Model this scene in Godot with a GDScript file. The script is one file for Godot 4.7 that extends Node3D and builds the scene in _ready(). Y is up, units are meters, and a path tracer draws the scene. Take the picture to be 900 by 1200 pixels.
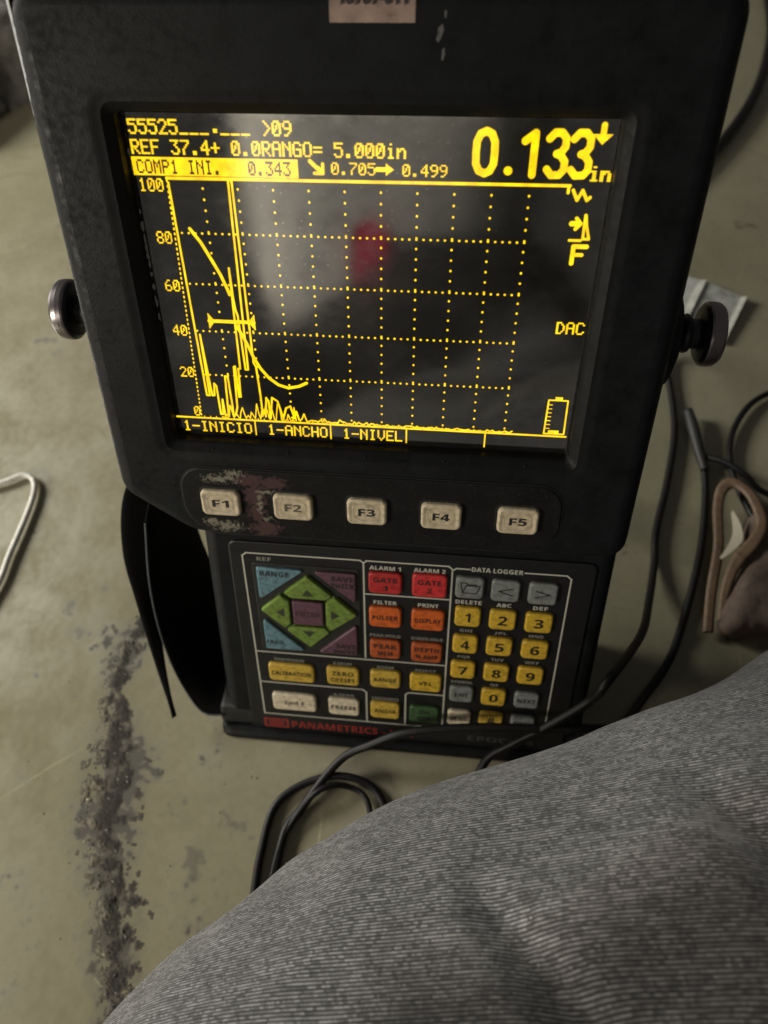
extends Node3D
# A worn ultrasonic test instrument leaning on a painted floor, seen from above past the photographer's crossed leg.

const LEAN := 25.0            # degrees the instrument leans back
var used := {}
var rng := RandomNumberGenerator.new()
var grime: ImageTexture
var grain: ImageTexture
var smear: ImageTexture

# ---------------------------------------------------------------- naming
func numbered(called: String) -> String:
	var n: int = used.get(called, 0)
	used[called] = n + 1
	return called if n == 0 else "%s_%03d" % [called, n]

func thing(called: String, label: String, category: String, at := Vector3.ZERO, group := "") -> Node3D:
	var o := Node3D.new()
	o.name = numbered(called)
	add_child(o, true)
	o.position = at
	tag(o, label, category, group)
	return o

func tag(o: Node, label: String, category: String, group := "") -> void:
	o.set_meta("label", label)
	o.set_meta("category", category)
	if group != "":
		o.set_meta("group", group)

func put(called: String, mesh: Mesh, mat: Material, parent: Node = null) -> MeshInstance3D:
	var o := MeshInstance3D.new()
	o.mesh = mesh
	o.material_override = mat
	if parent == null:
		o.name = numbered(called)
		add_child(o, true)
	else:
		o.name = called
		parent.add_child(o, true)
	return o

# ---------------------------------------------------------------- mesh helpers
func begin() -> SurfaceTool:
	var st := SurfaceTool.new()
	st.begin(Mesh.PRIMITIVE_TRIANGLES)
	return st

func done(st: SurfaceTool) -> ArrayMesh:
	st.generate_normals()
	return st.commit()

func tri(st: SurfaceTool, a: Vector3, b: Vector3, c: Vector3) -> void:   # counter-clockwise seen from outside
	for p in [a, c, b]:
		st.set_uv(Vector2(p.x, -p.y))
		st.add_vertex(p)

func quad(st: SurfaceTool, a: Vector3, b: Vector3, c: Vector3, d: Vector3) -> void:
	tri(st, a, b, c)
	tri(st, a, c, d)

func strip(st: SurfaceTool, front: PackedVector3Array, back: PackedVector3Array) -> void:
	var n := front.size()
	for j in n:
		var k := (j + 1) % n
		quad(st, front[j], back[j], back[k], front[k])

func cap(st: SurfaceTool, ring: PackedVector3Array, facing_front := true) -> void:
	var flat := PackedVector2Array()
	for p in ring:
		flat.append(Vector2(p.x, p.y))
	var idx := Geometry2D.triangulate_polygon(flat)
	if idx.is_empty():
		var mid := Vector3.ZERO
		for p in ring:
			mid += p / ring.size()
		for i in ring.size():
			var q := ring[(i + 1) % ring.size()]
			if facing_front:
				tri(st, mid, ring[i], q)
			else:
				tri(st, mid, q, ring[i])
		return
	for i in range(0, idx.size(), 3):
		var a := ring[idx[i]]
		var b := ring[idx[i + 1]]
		var c := ring[idx[i + 2]]
		var ccw := (b - a).cross(c - a).z > 0.0
		if ccw == facing_front:
			tri(st, a, b, c)
		else:
			tri(st, a, c, b)

# face millimetres -> instrument space (origin at the middle of its front foot edge)
func f3(x: float, y: float, z: float) -> Vector3:
	return Vector3(x, y + 191.0, z + 3.0) * 0.001

func rounded(corners: Array, radii: Array, seg := 7) -> PackedVector2Array:   # corners counter-clockwise
	var out := PackedVector2Array()
	var n := corners.size()
	for i in n:
		var p: Vector2 = corners[i]
		var a: Vector2 = (corners[(i + n - 1) % n] - p).normalized()
		var b: Vector2 = (corners[(i + 1) % n] - p).normalized()
		var r: float = radii[i % radii.size()]
		if r <= 0.0:
			out.append(p)
			continue
		var half := a.angle_to(b) * 0.5
		var reach := r / tan(absf(half))
		var p0 := p + a * reach
		var p1 := p + b * reach
		var c := p + (a + b).normalized() * (r / sin(absf(half)))
		var a0 := (p0 - c).angle()
		var sweep := angle_difference(a0, (p1 - c).angle())
		for k in seg + 1:
			out.append(c + Vector2.from_angle(a0 + sweep * k / seg) * r)
	return out

func box_outline(cx: float, cy: float, w: float, h: float, r: float, seg := 5) -> PackedVector2Array:
	return rounded([Vector2(cx + w / 2, cy - h / 2), Vector2(cx + w / 2, cy + h / 2), Vector2(cx - w / 2, cy + h / 2), Vector2(cx - w / 2, cy - h / 2)], [r], seg)

func inset(o: PackedVector2Array, d: float) -> PackedVector2Array:
	var out := PackedVector2Array()
	var n := o.size()
	for i in n:
		var e0 := (o[i] - o[(i + n - 1) % n]).normalized()
		var e1 := (o[(i + 1) % n] - o[i]).normalized()
		var n0 := Vector2(-e0.y, e0.x)
		var n1 := Vector2(-e1.y, e1.x)
		var m := (n0 + n1).normalized()
		out.append(o[i] + m * d / maxf(0.3, m.dot(n0)))
	return out

func ring3(o: PackedVector2Array, z: float) -> PackedVector3Array:
	var out := PackedVector3Array()
	for p in o:
		out.append(f3(p.x, p.y, z))
	return out

# a flat-topped piece with a rounded edge, standing from z0 up to z1 (face millimetres)
func slab(o: PackedVector2Array, z0: float, z1: float, bevel: float, st: SurfaceTool = null, segs := 4, dish := 0.0) -> ArrayMesh:
	var own := st == null
	if own:
		st = begin()
	st.set_smooth_group(1)
	var last := ring3(o, z0)
	for k in range(segs, -1, -1):
		var a := (PI / 2) * k / segs
		var r := ring3(inset(o, bevel * (1.0 - sin(a))), z1 - bevel * (1.0 - cos(a)))
		strip(st, r, last)
		last = r
	st.set_smooth_group(-1)
	if dish > 0.0:
		var inner := ring3(inset(o, bevel * 2.2), z1 - dish)
		st.set_smooth_group(2)
		strip(st, inner, last)
		last = inner
		st.set_smooth_group(-1)
	cap(st, last)
	return done(st) if own else null

func tube(pts: PackedVector3Array, r: float, sides := 10, step := 0.004, taper := PackedFloat32Array()) -> ArrayMesh:
	var c := Curve3D.new()
	c.bake_interval = step
	for i in pts.size():
		var t := Vector3.ZERO
		if i > 0 and i < pts.size() - 1:
			t = (pts[i + 1] - pts[i - 1]) / 6.0
		elif i == 0:
			t = (pts[1] - pts[0]) / 4.0
		else:
			t = (pts[i] - pts[i - 1]) / 4.0
		c.add_point(pts[i], -t, t)
	var b := c.get_baked_points()
	var st := begin()
	st.set_smooth_group(1)
	var up := Vector3(0.3, 1, 0.2).normalized()
	var rings := []
	for i in b.size():
		var d := (b[mini(i + 1, b.size() - 1)] - b[maxi(i - 1, 0)]).normalized()
		var u := (up - d * up.dot(d)).normalized()
		up = u
		var v := d.cross(u)
		var rr := r
		if taper.size() > 0:
			var s := float(i) / (b.size() - 1) * (taper.size() - 1)
			var s0 := mini(int(s), taper.size() - 2)
			rr = lerpf(taper[s0], taper[s0 + 1], s - s0)
		var ring := PackedVector3Array()
		for k in sides:
			var a := TAU * k / sides
			ring.append(b[i] + (u * cos(a) + v * sin(a)) * rr)
		rings.append(ring)
	for i in rings.size() - 1:
		strip(st, rings[i + 1], rings[i])
	for e in [0, rings.size() - 1]:
		var mid: Vector3 = b[e]
		for k in sides:
			var p: Vector3 = rings[e][k]
			var q: Vector3 = rings[e][(k + 1) % sides]
			if e == 0:
				tri(st, mid, q, p)
			else:
				tri(st, mid, p, q)
	return done(st)

# a turned part: (along, radius) pairs round the axis, smooth within each run
func lathe(profile: PackedVector2Array, centre: Vector3, axis: Vector3, sides := 40) -> ArrayMesh:
	var st := begin()
	var u := axis.cross(Vector3(0.1, 1, 0.05)).normalized()
	var v := axis.cross(u)
	var last := PackedVector3Array()
	for i in profile.size():
		var ring := PackedVector3Array()
		for k in sides:
			var a := TAU * k / sides
			ring.append(centre + axis * profile[i].x + (u * cos(a) + v * sin(a)) * maxf(profile[i].y, 0.00001))
		if i > 0:
			st.set_smooth_group(i)
			strip(st, ring, last)
		last = ring
	return done(st)

# a band between two edges with thickness
func band(le: PackedVector3Array, re: PackedVector3Array, thick: float, cuts := 10) -> ArrayMesh:
	var lc := smooth_line(le, cuts)
	var rc := smooth_line(re, cuts)
	var st := begin()
	st.set_smooth_group(1)
	var n := lc.size()
	var top := []
	var bot := []
	for i in n:
		var d := (lc[mini(i + 1, n - 1)] - lc[maxi(i - 1, 0)]).normalized()
		var w := (rc[i] - lc[i])
		var nn := w.cross(d).normalized() * thick * 0.5
		var t := PackedVector3Array()
		var b := PackedVector3Array()
		for k in 7:
			var s := k / 6.0
			var edge := sqrt(maxf(0.0, 1.0 - pow(absf(s * 2 - 1), 6.0))) * 0.8 + 0.2
			t.append(lc[i] + w * s + nn * edge)
			b.append(lc[i] + w * s - nn * edge)
		top.append(t)
		bot.append(b)
	for i in n - 1:
		for k in 6:
			quad(st, top[i][k], top[i + 1][k], top[i + 1][k + 1], top[i][k + 1])
			quad(st, bot[i][k], bot[i][k + 1], bot[i + 1][k + 1], bot[i + 1][k])
		quad(st, top[i][0], bot[i][0], bot[i + 1][0], top[i + 1][0])
		quad(st, top[i][6], top[i + 1][6], bot[i + 1][6], bot[i][6])
	return done(st)

func smooth_line(p: PackedVector3Array, cuts: int) -> PackedVector3Array:
	var out := PackedVector3Array()
	for i in p.size() - 1:
		for k in cuts:
			out.append(p[i].cubic_interpolate(p[i + 1], p[maxi(i - 1, 0)], p[mini(i + 2, p.size() - 1)], float(k) / cuts))
	out.append(p[p.size() - 1])
	return out

# ---------------------------------------------------------------- materials
func mat(lin: Color, rough := 0.5, metal := 0.0) -> StandardMaterial3D:
	var m := StandardMaterial3D.new()
	m.albedo_color = lin.linear_to_srgb()
	m.roughness = rough
	m.metallic = metal
	return m

func worn(lin: Color, rough := 0.5, scale := 25.0, bump := 0.0) -> StandardMaterial3D:
	var m := mat(lin, rough)
	m.albedo_texture = grime
	m.uv1_triplanar = true
	m.uv1_scale = Vector3.ONE * scale
	if bump != 0.0:
		m.heightmap_enabled = true
		m.heightmap_texture = grain
		m.heightmap_scale = bump
	return m

func noise(freq: float, seed_: int, oct := 4, kind := FastNoiseLite.TYPE_SIMPLEX_SMOOTH) -> FastNoiseLite:
	var n := FastNoiseLite.new()
	n.noise_type = kind
	n.frequency = freq
	n.seed = seed_
	n.fractal_octaves = oct
	return n

func make_grime() -> void:
	var a := noise(0.012, 4, 5).get_seamless_image(512, 512)
	var b := noise(0.09, 9, 2).get_seamless_image(512, 512)
	var g := Image.create(512, 512, true, Image.FORMAT_RGB8)
	for y in 512:
		for x in 512:
			var v := a.get_pixel(x, y).r
			var w := b.get_pixel(x, y).r
			var k := 0.86 + 0.22 * (v - 0.5) - 0.35 * maxf(0.0, 0.34 - v) - 0.5 * maxf(0.0, w - 0.74)
			g.set_pixel(x, y, Color(k, k * 0.985, k * 0.96))
	g.generate_mipmaps()
	grime = ImageTexture.create_from_image(g)
	var h := noise(0.16, 21, 3).get_seamless_image(512, 512)
	h.convert(Image.FORMAT_RGB8)
	grain = ImageTexture.create_from_image(h)
	var s0 := noise(0.010, 24, 5).get_seamless_image(512, 512)
	var s1 := noise(0.05, 25, 3).get_seamless_image(512, 512)
	var sm := Image.create(512, 512, false, Image.FORMAT_RGB8)
	for y in 512:
		for x in 512:
			var v := clampf(0.52 + 0.18 * (s0.get_pixel(x, y).r - 0.5) + 0.35 * (s1.get_pixel(x, y).r - 0.5), 0.25, 0.85)
			sm.set_pixel(x, y, Color(v, v, v))
	smear = ImageTexture.create_from_image(sm)

# ---------------------------------------------------------------- the picture on the display
const GLYPHS := {
	"0": "0E13151519110E", "1": "040C040404040E", "2": "0E11010204081F", "3": "1F02040201110E", "4": "02060A121F0202",
	"5": "1F101E0101110E", "6": "0608101E11110E", "7": "1F010204080808", "8": "0E11110E11110E", "9": "0E11110F01020C",
	"A": "0E11111F111111", "C": "0E11101010110E", "D": "1C12111111121C", "E": "1F10101E10101F", "F": "1F10101E101010",
	"G": "0E11101711110F", "H": "1111111F111111", "I": "0E04040404040E", "L": "1010101010101F", "M": "111B1515111111",
	"N": "11191513111111", "O": "0E11111111110E", "P": "1E11111E101010", "R": "1E11111E141211", "V": "11111111110A04",
	"i": "04000C0404040E", "n": "00001619111111", ".": "00000000000C0C", "+": "0004041F040400", "=": "00001F001F0000",
	">": "08040201020408", "-": "0000001F000000", "_": "0000000000001F", "o": "00000000060600", "|": "04040404040404",
}
const SW := 1280
const SH := 960
const SMM := 10.56            # pixels per millimetre
var ink: PackedFloat32Array

func sx(x: float) -> float: return (x + 60.6) * SMM
func sy(y: float) -> float: return (45.5 - y) * SMM

func dab(x0: float, y0: float, x1: float, y1: float, v := 1.0) -> void:   # filled box in pixels
	for y in range(maxi(0, int(y0)), mini(SH, int(ceil(y1)))):
		for x in range(maxi(0, int(x0)), mini(SW, int(ceil(x1)))):
			var c := clampf(minf(x + 1 - x0, x1 - x), 0, 1) * clampf(minf(y + 1 - y0, y1 - y), 0, 1)
			ink[y * SW + x] = lerpf(ink[y * SW + x], v, c)

func stroke(p: PackedVector2Array, r: float) -> void:   # millimetres
	for i in p.size() - 1:
		var a := Vector2(sx(p[i].x), sy(p[i].y))
		var b := Vector2(sx(p[i + 1].x), sy(p[i + 1].y))
		var rp := r * SMM
		for y in range(maxi(0, int(minf(a.y, b.y) - rp - 1)), mini(SH, int(maxf(a.y, b.y) + rp + 2))):
			for x in range(maxi(0, int(minf(a.x, b.x) - rp - 1)), mini(SW, int(maxf(a.x, b.x) + rp + 2))):
				var q := Geometry2D.get_closest_point_to_segment(Vector2(x, y), a, b)
				var c := clampf(rp + 0.5 - q.distance_to(Vector2(x, y)), 0, 1)
				if c > ink[y * SW + x]:
					ink[y * SW + x] = c

func pairs(s: String) -> PackedVector2Array:
	var n := s.split_floats(" ", false)
	var out := PackedVector2Array()
	for i in range(0, n.size() - 1, 2):
		out.append(Vector2(n[i], n[i + 1]))
	return out

func write(s: String, x: float, y: float, pitch: float, h: float, bold := 1.0, v := 1.0) -> void:   # top-left in millimetres
	for i in s.length():
		if not GLYPHS.has(s[i]):
			continue
		var bits: String = GLYPHS[s[i]]
		var cw := pitch * SMM / 6.0
		var ch := h * SMM / 7.0
		for row in 7:
			var b := bits.substr(row * 2, 2).hex_to_int()
			for col in 5:
				if b & (16 >> col):
					var px := sx(x + i * pitch) + col * cw
					var py := sy(y) + row * ch
					dab(px - cw * 0.22 * bold, py - ch * 0.05, px + cw * (0.8 + 0.3 * bold), py + ch * 0.98, v)

func paint_display() -> Image:
	ink = PackedFloat32Array()
	ink.resize(SW * SH)
	write("55525___o___ >09", -59.2, 44.1, 2.62, 3.5, 1.5)
	write("REF 37.4+ 0.0RANGO= 5.000in", -59.3, 39.5, 2.6, 3.5, 1.5)
	dab(sx(-59.9), sy(35.5), sx(-16.6), sy(31.0))
	write("COMP1 INI.   0.343", -58.7, 34.8, 2.25, 3.3, 0.25, 0.12)
	write("0.705", -8.2, 35.0, 2.3, 2.9, 1.2)
	write("0.499", 9.7, 34.9, 2.3, 2.9, 1.2)
	for k in 5:                                     # the slanting arrow, then the level one
		stroke(pairs("-13.6 35.2 -11.4 33.2"), 0.55)
	stroke(pairs("-10.4 34.6 -10.4 32.4 -12.6 32.4"), 0.45)
	stroke(pairs("-10.6 32.6 -11.6 33.6"), 0.6)
	stroke(pairs("3.3 33.6 6.2 33.6"), 0.6)
	for k in 7:
		stroke(PackedVector2Array([Vector2(5.6 + k * 0.3, 33.6 + (6 - k) * 0.22), Vector2(5.6 + k * 0.3, 33.6 - (6 - k) * 0.22)]), 0.16)
	# the large reading
	stroke(pairs("29.8 42.6 28.4 42 27.6 40.3 27.5 37.9 27.6 35.4 28.4 33.8 29.8 33.2 31.1 33.8 31.9 35.4 32 37.9 31.9 40.3 31.1 42 29.8 42.6"), 0.95)
	stroke(pairs("35.5 33.9 35.6 33.9"), 1.05)
	stroke(pairs("39.1 40.6 41.4 42.3 41.4 33.1"), 0.95)
	for x in [0.0, 5.75]:
		var c := PackedVector2Array()
		for p in pairs("44.8 41.2 46 42.5 47.6 42.5 48.7 41.3 48.7 39.5 47.8 38.2 46.8 37.9 47.9 37.5 48.9 36.2 48.9 34.4 47.9 33.2 46 33.1 44.8 34.4"):
			c.append(p + Vector2(x, 0))
		stroke(c, 0.92)
	write("in", 55.3, 35.3, 2.7, 3.5, 2.6)
	stroke(pairs("57.1 44.2 57.1 41.8"), 0.75)
	for k in 9:
		stroke(PackedVector2Array([Vector2(57.1 - (8 - k) * 0.27, 42.2 - k * 0.26), Vector2(57.1 + (8 - k) * 0.27, 42.2 - k * 0.26)]), 0.15)
	# frame of the trace
	stroke(pairs("-51.4 30.5 51.0 30.8"), 0.42)
	stroke(pairs("50.7 30.6 50.7 29.2"), 0.42)
	stroke(pairs("51.9 29.8 53.1 27.5 54.2 29.8 55.5 27.5 56.2 28.2"), 0.45)
	stroke(pairs("55.8 24 55.9 18.2 57.4 18.2 56.4 21.5 55.9 24"), 0.4)
	stroke(pairs("52.6 17.8 55.4 17.8"), 0.38)
	stroke(pairs("52.6 21.9 54.6 21.9"), 0.7)
	stroke(pairs("53.7 23.2 54.9 21.9 53.7 20.6"), 0.5)
	stroke(pairs("53.9 12 53.9 16.3 57.2 16.3"), 0.62)
	stroke(pairs("53.9 14.2 56.2 14.2"), 0.55)
	write("DAC", 52.5, -3.9, 2.65, 3.5, 1.3)
	stroke(pairs("53.2 -27.5 58.7 -27.5 58.9 -38.6 53.0 -38.6 53.2 -27.5"), 0.28)
	dab(sx(55), sy(-26.4), sx(57.2), sy(-27.4))
	dab(sx(54.2), sy(-37.4), sx(57.4), sy(-38.5))
	for k in 7:
		stroke(PackedVector2Array([Vector2(53.4, -29 - k * 1.3), Vector2(54.4, -29 - k * 1.3)]), 0.18)
	var lab := ["100", "80", "60", "40", "20", "0"]
	for k in 6:
		var wd: float = lab[k].length() * 2.3
		write(lab[k], -52.4 - wd + 0.3, 30.4 - k * 13.1 - (0.0 if k == 0 else 0.2), 2.3, 3.3)
	# axis: dashed edge; grid of dots
	for k in 52:
		stroke(PackedVector2Array([Vector2(-51.4 - k * 0.019, 30 - k * 1.33), Vector2(-51.4 - k * 0.019, 29.65 - k * 1.33)]), 0.27)
	for c in range(1, 11):
		for r in 25:
			stroke(PackedVector2Array([Vector2(-51.4 + c * 9.27, 28.2 - r * 2.74), Vector2(-51.4 + c * 9.27, 28.15 - r * 2.74)]), 0.34)
	for r in range(1, 5):
		for c in range(1, 51):
			var p := Vector2(-51.4 + c * 1.854, 30.6 - r * 13.75)
			stroke(PackedVector2Array([p, p + Vector2(0.05, 0)]), 0.34)
	# echo trace
	stroke(pairs("-51.1 29.4 -49.6 -31.3 -48.7 -31.3 -48.9 -11.8 -47.9 -31.3 -47.2 -31.2 -46.8 -27.2 -46.2 -28 -46 -37.6 -45.3 -37.6 -44.9 -32.5 -44.6 -37.9 -43.6 -37.7 -43.1 -24.7 -42.3 -24.7 -42 -34.1 -42 -38.3 -41.3 -37.6 -40.5 -34.9 -40 -21.5 -39.6 -21.3 -39.5 -31.4"), 0.34)
	stroke(pairs("-39 -31.3 -38.7 -22 -38.1 -22 -37.8 7.8 -37.6 -0.8 -37.4 -3.7 -36.9 -5.7 -36.5 -22.2 -35.7 -22.2 -35.2 30.3 -34.3 30.3 -33.8 -19.9 -33.2 -21.2 -32.8 -30.2 -32.7 -37.2 -32.1 -35.3 -31.8 -37.7 -31.1 -31.2 -30.5 -32.3 -30.3 -38.2 -29.3 -31.1"), 0.34)
	stroke(pairs("-29.3 -31.1 -27.7 -32.2 -26.3 -38 -25.2 -34.4 -23.8 -33.7 -22.8 -37.8 -22.1 -35.4 -21.4 -38.3"), 0.34)
	rng.seed = 9
	var jag := PackedVector2Array()
	var jx := -45.6
	while jx < -22.0:
		jag.append(Vector2(jx, -38.6 + (rng.randf_range(0.0, 5.5) if rng.randf() < 0.55 else 0.0)))
		jx += rng.randf_range(0.35, 0.9)
	stroke(jag, 0.22)
	rng.seed = 5
	var tail := PackedVector2Array([Vector2(-21.4, -38.3)])
	var tx := -21.0
	while tx < 44.0:
		tail.append(Vector2(tx, -39.0 + rng.randf() * maxf(0.7, 3.8 * exp(-(tx + 21.0) / 16.0)) * (1.0 if rng.randf() < 0.5 else 0.3)))
		tx += rng.randf_range(0.35, 0.9)
	stroke(tail, 0.27)
	stroke(pairs("-47.2 18 -44.7 14.5 -42.3 9.8 -40.4 5.9 -39 2.1 -38.5 0.4"), 0.5)
	stroke(pairs("-37.6 -8.6 -36.3 -11.4 -34.9 -14.6 -33.7 -18.0 -31.9 -21.6 -29.6 -24.6 -26.9 -26.7 -23.9 -27.6 -20.7 -26.9 -18.3 -25.7"), 0.5)
	# the gate
	stroke(pairs("-45.5 -7.5 -32.4 -7.5"), 0.55)
	for k in 6:
		for s in [-1.0, 1.0]:
			var gx: float = (-45.6 if s < 0 else -32.2) - s * k * 0.28
			stroke(PackedVector2Array([Vector2(gx, -7.5 - (6 - k) * 0.36), Vector2(gx, -7.5 + (6 - k) * 0.36)]), 0.2)
	# base line and the five menu words
	stroke(pairs("-60.3 -39.2 59.6 -39.4"), 0.34)
	for k in 50:
		stroke(PackedVector2Array([Vector2(-51.4 + k * 1.9, -39), Vector2(-51.4 + k * 1.9, -38.5)]), 0.16)
	write("1-INICIO", -58.6, -40.4, 2.8, 3.7, 1.0)
	write("1-ANCHO", -31.5, -40.4, 2.75, 3.7, 1.0)
	write("1-NIVEL", -7.8, -40.4, 2.7, 3.7, 1.0)
	for x in [-35.5, -11.7, 11.8, 35.7]:
		stroke(PackedVector2Array([Vector2(x, -39.8), Vector2(x, -44.3)]), 0.25)
	var im := Image.create(SW, SH, false, Image.FORMAT_RGB8)
	var soft := noise(0.02, 3, 3)
	for y in SH:
		for x in SW:
			var i := y * SW + x
			if ink[i] > 0.004:
				var e := ink[i] * (0.93 + 0.12 * soft.get_noise_2d(x, y))
				im.set_pixel(x, y, Color(clampf(e * 1.0, 0, 1), clampf(e * (0.68 + 0.13 * e), 0, 1), 0.0))
	im.resize(640, 480, Image.INTERPOLATE_BILINEAR)
	im.resize(1280, 960, Image.INTERPOLATE_CUBIC)
	return im

func smudges() -> Array:                             # dust and finger marks on the display window: [colour, roughness]
	var w := 640
	var h := 480
	var a := noise(0.006, 31, 5)
	var b := noise(0.05, 37, 4)
	var c := noise(0.25, 41, 1)
	var al := Image.create(w, h, false, Image.FORMAT_RGB8)
	var ro := Image.create(w, h, false, Image.FORMAT_RGB8)
	for y in h:
		for x in w:
			var v := clampf(0.5 + 0.9 * a.get_noise_2d(x, y * 1.3), 0, 1)
			var q := clampf(0.5 + 0.8 * b.get_noise_2d(x * 0.6, y), 0, 1)
			var d := 0.195 + 0.05 * v + 0.03 * q
			var u := c.get_noise_2d(x * 0.6, y * 0.6)
			if u > 0.8:
				d += (u - 0.8) * 1.5
			var edge := minf(minf(x, w - x), minf(y, h - y))
			d += 0.10 * exp(-edge / 7.0) * q
			al.set_pixel(x, y, Color(d * 1.02, d, d * 0.96).linear_to_srgb())
			var r := 0.055 + 0.07 * v * v + 0.03 * q
			ro.set_pixel(x, y, Color(r, r, r))
	return [ImageTexture.create_from_image(al), ImageTexture.create_from_image(ro)]

# ---------------------------------------------------------------- lettering
var bold_font: SystemFont
func letters(s: String, x: float, y: float, z: float, cap_h: float, width: float, m: Material, parent: Node, called := "lettering") -> void:
	var t := TextMesh.new()
	t.text = s
	t.font = bold_font
	t.font_size = 48
	t.curve_step = 4.0
	t.pixel_size = cap_h * 0.001 / (48 * 0.714)
	t.depth = 0.0001
	var o := put(called, t, m, parent)
	var bx := t.get_aabb()
	var tall := 1.0
	if bx.size.y > 0.0 and s.length() > 0:
		tall = cap_h * 0.001 / bx.size.y
	var k := tall
	if width > 0.0 and bx.size.x > 0.0:
		k = width * 0.001 / bx.size.x
	o.scale = Vector3(k, tall, 1)
	var c := bx.get_center()
	o.position = f3(x, y, z) - Vector3(c.x * k, c.y * tall, c.z)

# ---------------------------------------------------------------- surface nets for soft bodies
func smin(a: float, b: float, k: float) -> float:
	var h := clampf(0.5 + 0.5 * (b - a) / k, 0, 1)
	return lerpf(b, a, h) - k * h * (1.0 - h)

func cone(p: Vector3, a: Vector3, b: Vector3, ra: float, rb: float) -> float:
	var ab := b - a
	var t := clampf((p - a).dot(ab) / ab.length_squared(), 0, 1)
	return p.distance_to(a + ab * t) - lerpf(ra, rb, t)

func nets(field: Callable, lo: Vector3, hi: Vector3, cell: float, uv: Callable, tint: Callable) -> ArrayMesh:
	var n := Vector3i(((hi - lo) / cell).ceil()) + Vector3i.ONE
	var v := PackedFloat32Array()
	v.resize(n.x * n.y * n.z)
	var sy_ := n.x
	var sz_ := n.x * n.y
	for z in n.z:
		for y in n.y:
			for x in n.x:
				v[x + y * sy_ + z * sz_] = field.call(lo + Vector3(x, y, z) * cell)
	var ids := {}
	var pos := PackedVector3Array()
	var corners := [0, 1, sy_, sy_ + 1, sz_, sz_ + 1, sz_ + sy_, sz_ + sy_ + 1]
	var offs := [Vector3(0, 0, 0), Vector3(1, 0, 0), Vector3(0, 1, 0), Vector3(1, 1, 0), Vector3(0, 0, 1), Vector3(1, 0, 1), Vector3(0, 1, 1), Vector3(1, 1, 1)]
	var edges := [[0, 1], [2, 3], [4, 5], [6, 7], [0, 2], [1, 3], [4, 6], [5, 7], [0, 4], [1, 5], [2, 6], [3, 7]]
	for z in n.z - 1:
		for y in n.y - 1:
			for x in n.x - 1:
				var i := x + y * sy_ + z * sz_
				var m := 0
				for k in 8:
					if v[i + corners[k]] < 0.0:
						m += 1
				if m == 0 or m == 8:
					continue
				var s := Vector3.ZERO
				var c := 0
				for e in edges:
					var a := v[i + corners[e[0]]]
					var b := v[i + corners[e[1]]]
					if (a < 0.0) != (b < 0.0):
						s += (offs[e[0]] as Vector3).lerp(offs[e[1]], a / (a - b))
						c += 1
				ids[i] = pos.size()
				pos.append(lo + (Vector3(x, y, z) + s / c) * cell)
	var idx := PackedInt32Array()
	var st3 := [1, sy_, sz_]
	for i in ids:
		var x: int = i % n.x
		var y: int = (i / n.x) % n.y
		var z: int = i / sz_
		for ax in 3:
			var o: int = st3[(ax + 1) % 3]
			var w: int = st3[(ax + 2) % 3]
			if [y, z, x][ax] == 0 or [z, x, y][ax] == 0:
				continue
			var a := v[i]
			var b := v[i + st3[ax]]
			if (a < 0.0) == (b < 0.0):
				continue
			if not (ids.has(i - o) and ids.has(i - w) and ids.has(i - o - w)):
				continue
			var q := [ids[i], ids[i - o], ids[i - o - w], ids[i - w]]
			if a < 0.0:
				idx.append_array([q[0], q[2], q[1], q[0], q[3], q[2]])
			else:
				idx.append_array([q[0], q[1], q[2], q[0], q[2], q[3]])
	var nor := PackedVector3Array()
	var uvs := PackedVector2Array()
	var tints := PackedColorArray()
	var e := cell * 0.4
	for p in pos:
		nor.append(Vector3(field.call(p + Vector3(e, 0, 0)) - field.call(p - Vector3(e, 0, 0)), field.call(p + Vector3(0, e, 0)) - field.call(p - Vector3(0, e, 0)), field.call(p + Vector3(0, 0, e)) - field.call(p - Vector3(0, 0, e))).normalized())
		uvs.append(uv.call(p))
		tints.append(tint.call(p))
	var arr := []
	arr.resize(Mesh.ARRAY_MAX)
	arr[Mesh.ARRAY_VERTEX] = pos
	arr[Mesh.ARRAY_NORMAL] = nor
	arr[Mesh.ARRAY_TEX_UV] = uvs
	arr[Mesh.ARRAY_INDEX] = idx
	arr[Mesh.ARRAY_COLOR] = tints
	var me := ArrayMesh.new()
	me.add_surface_from_arrays(Mesh.PRIMITIVE_TRIANGLES, arr)
	return me

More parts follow.
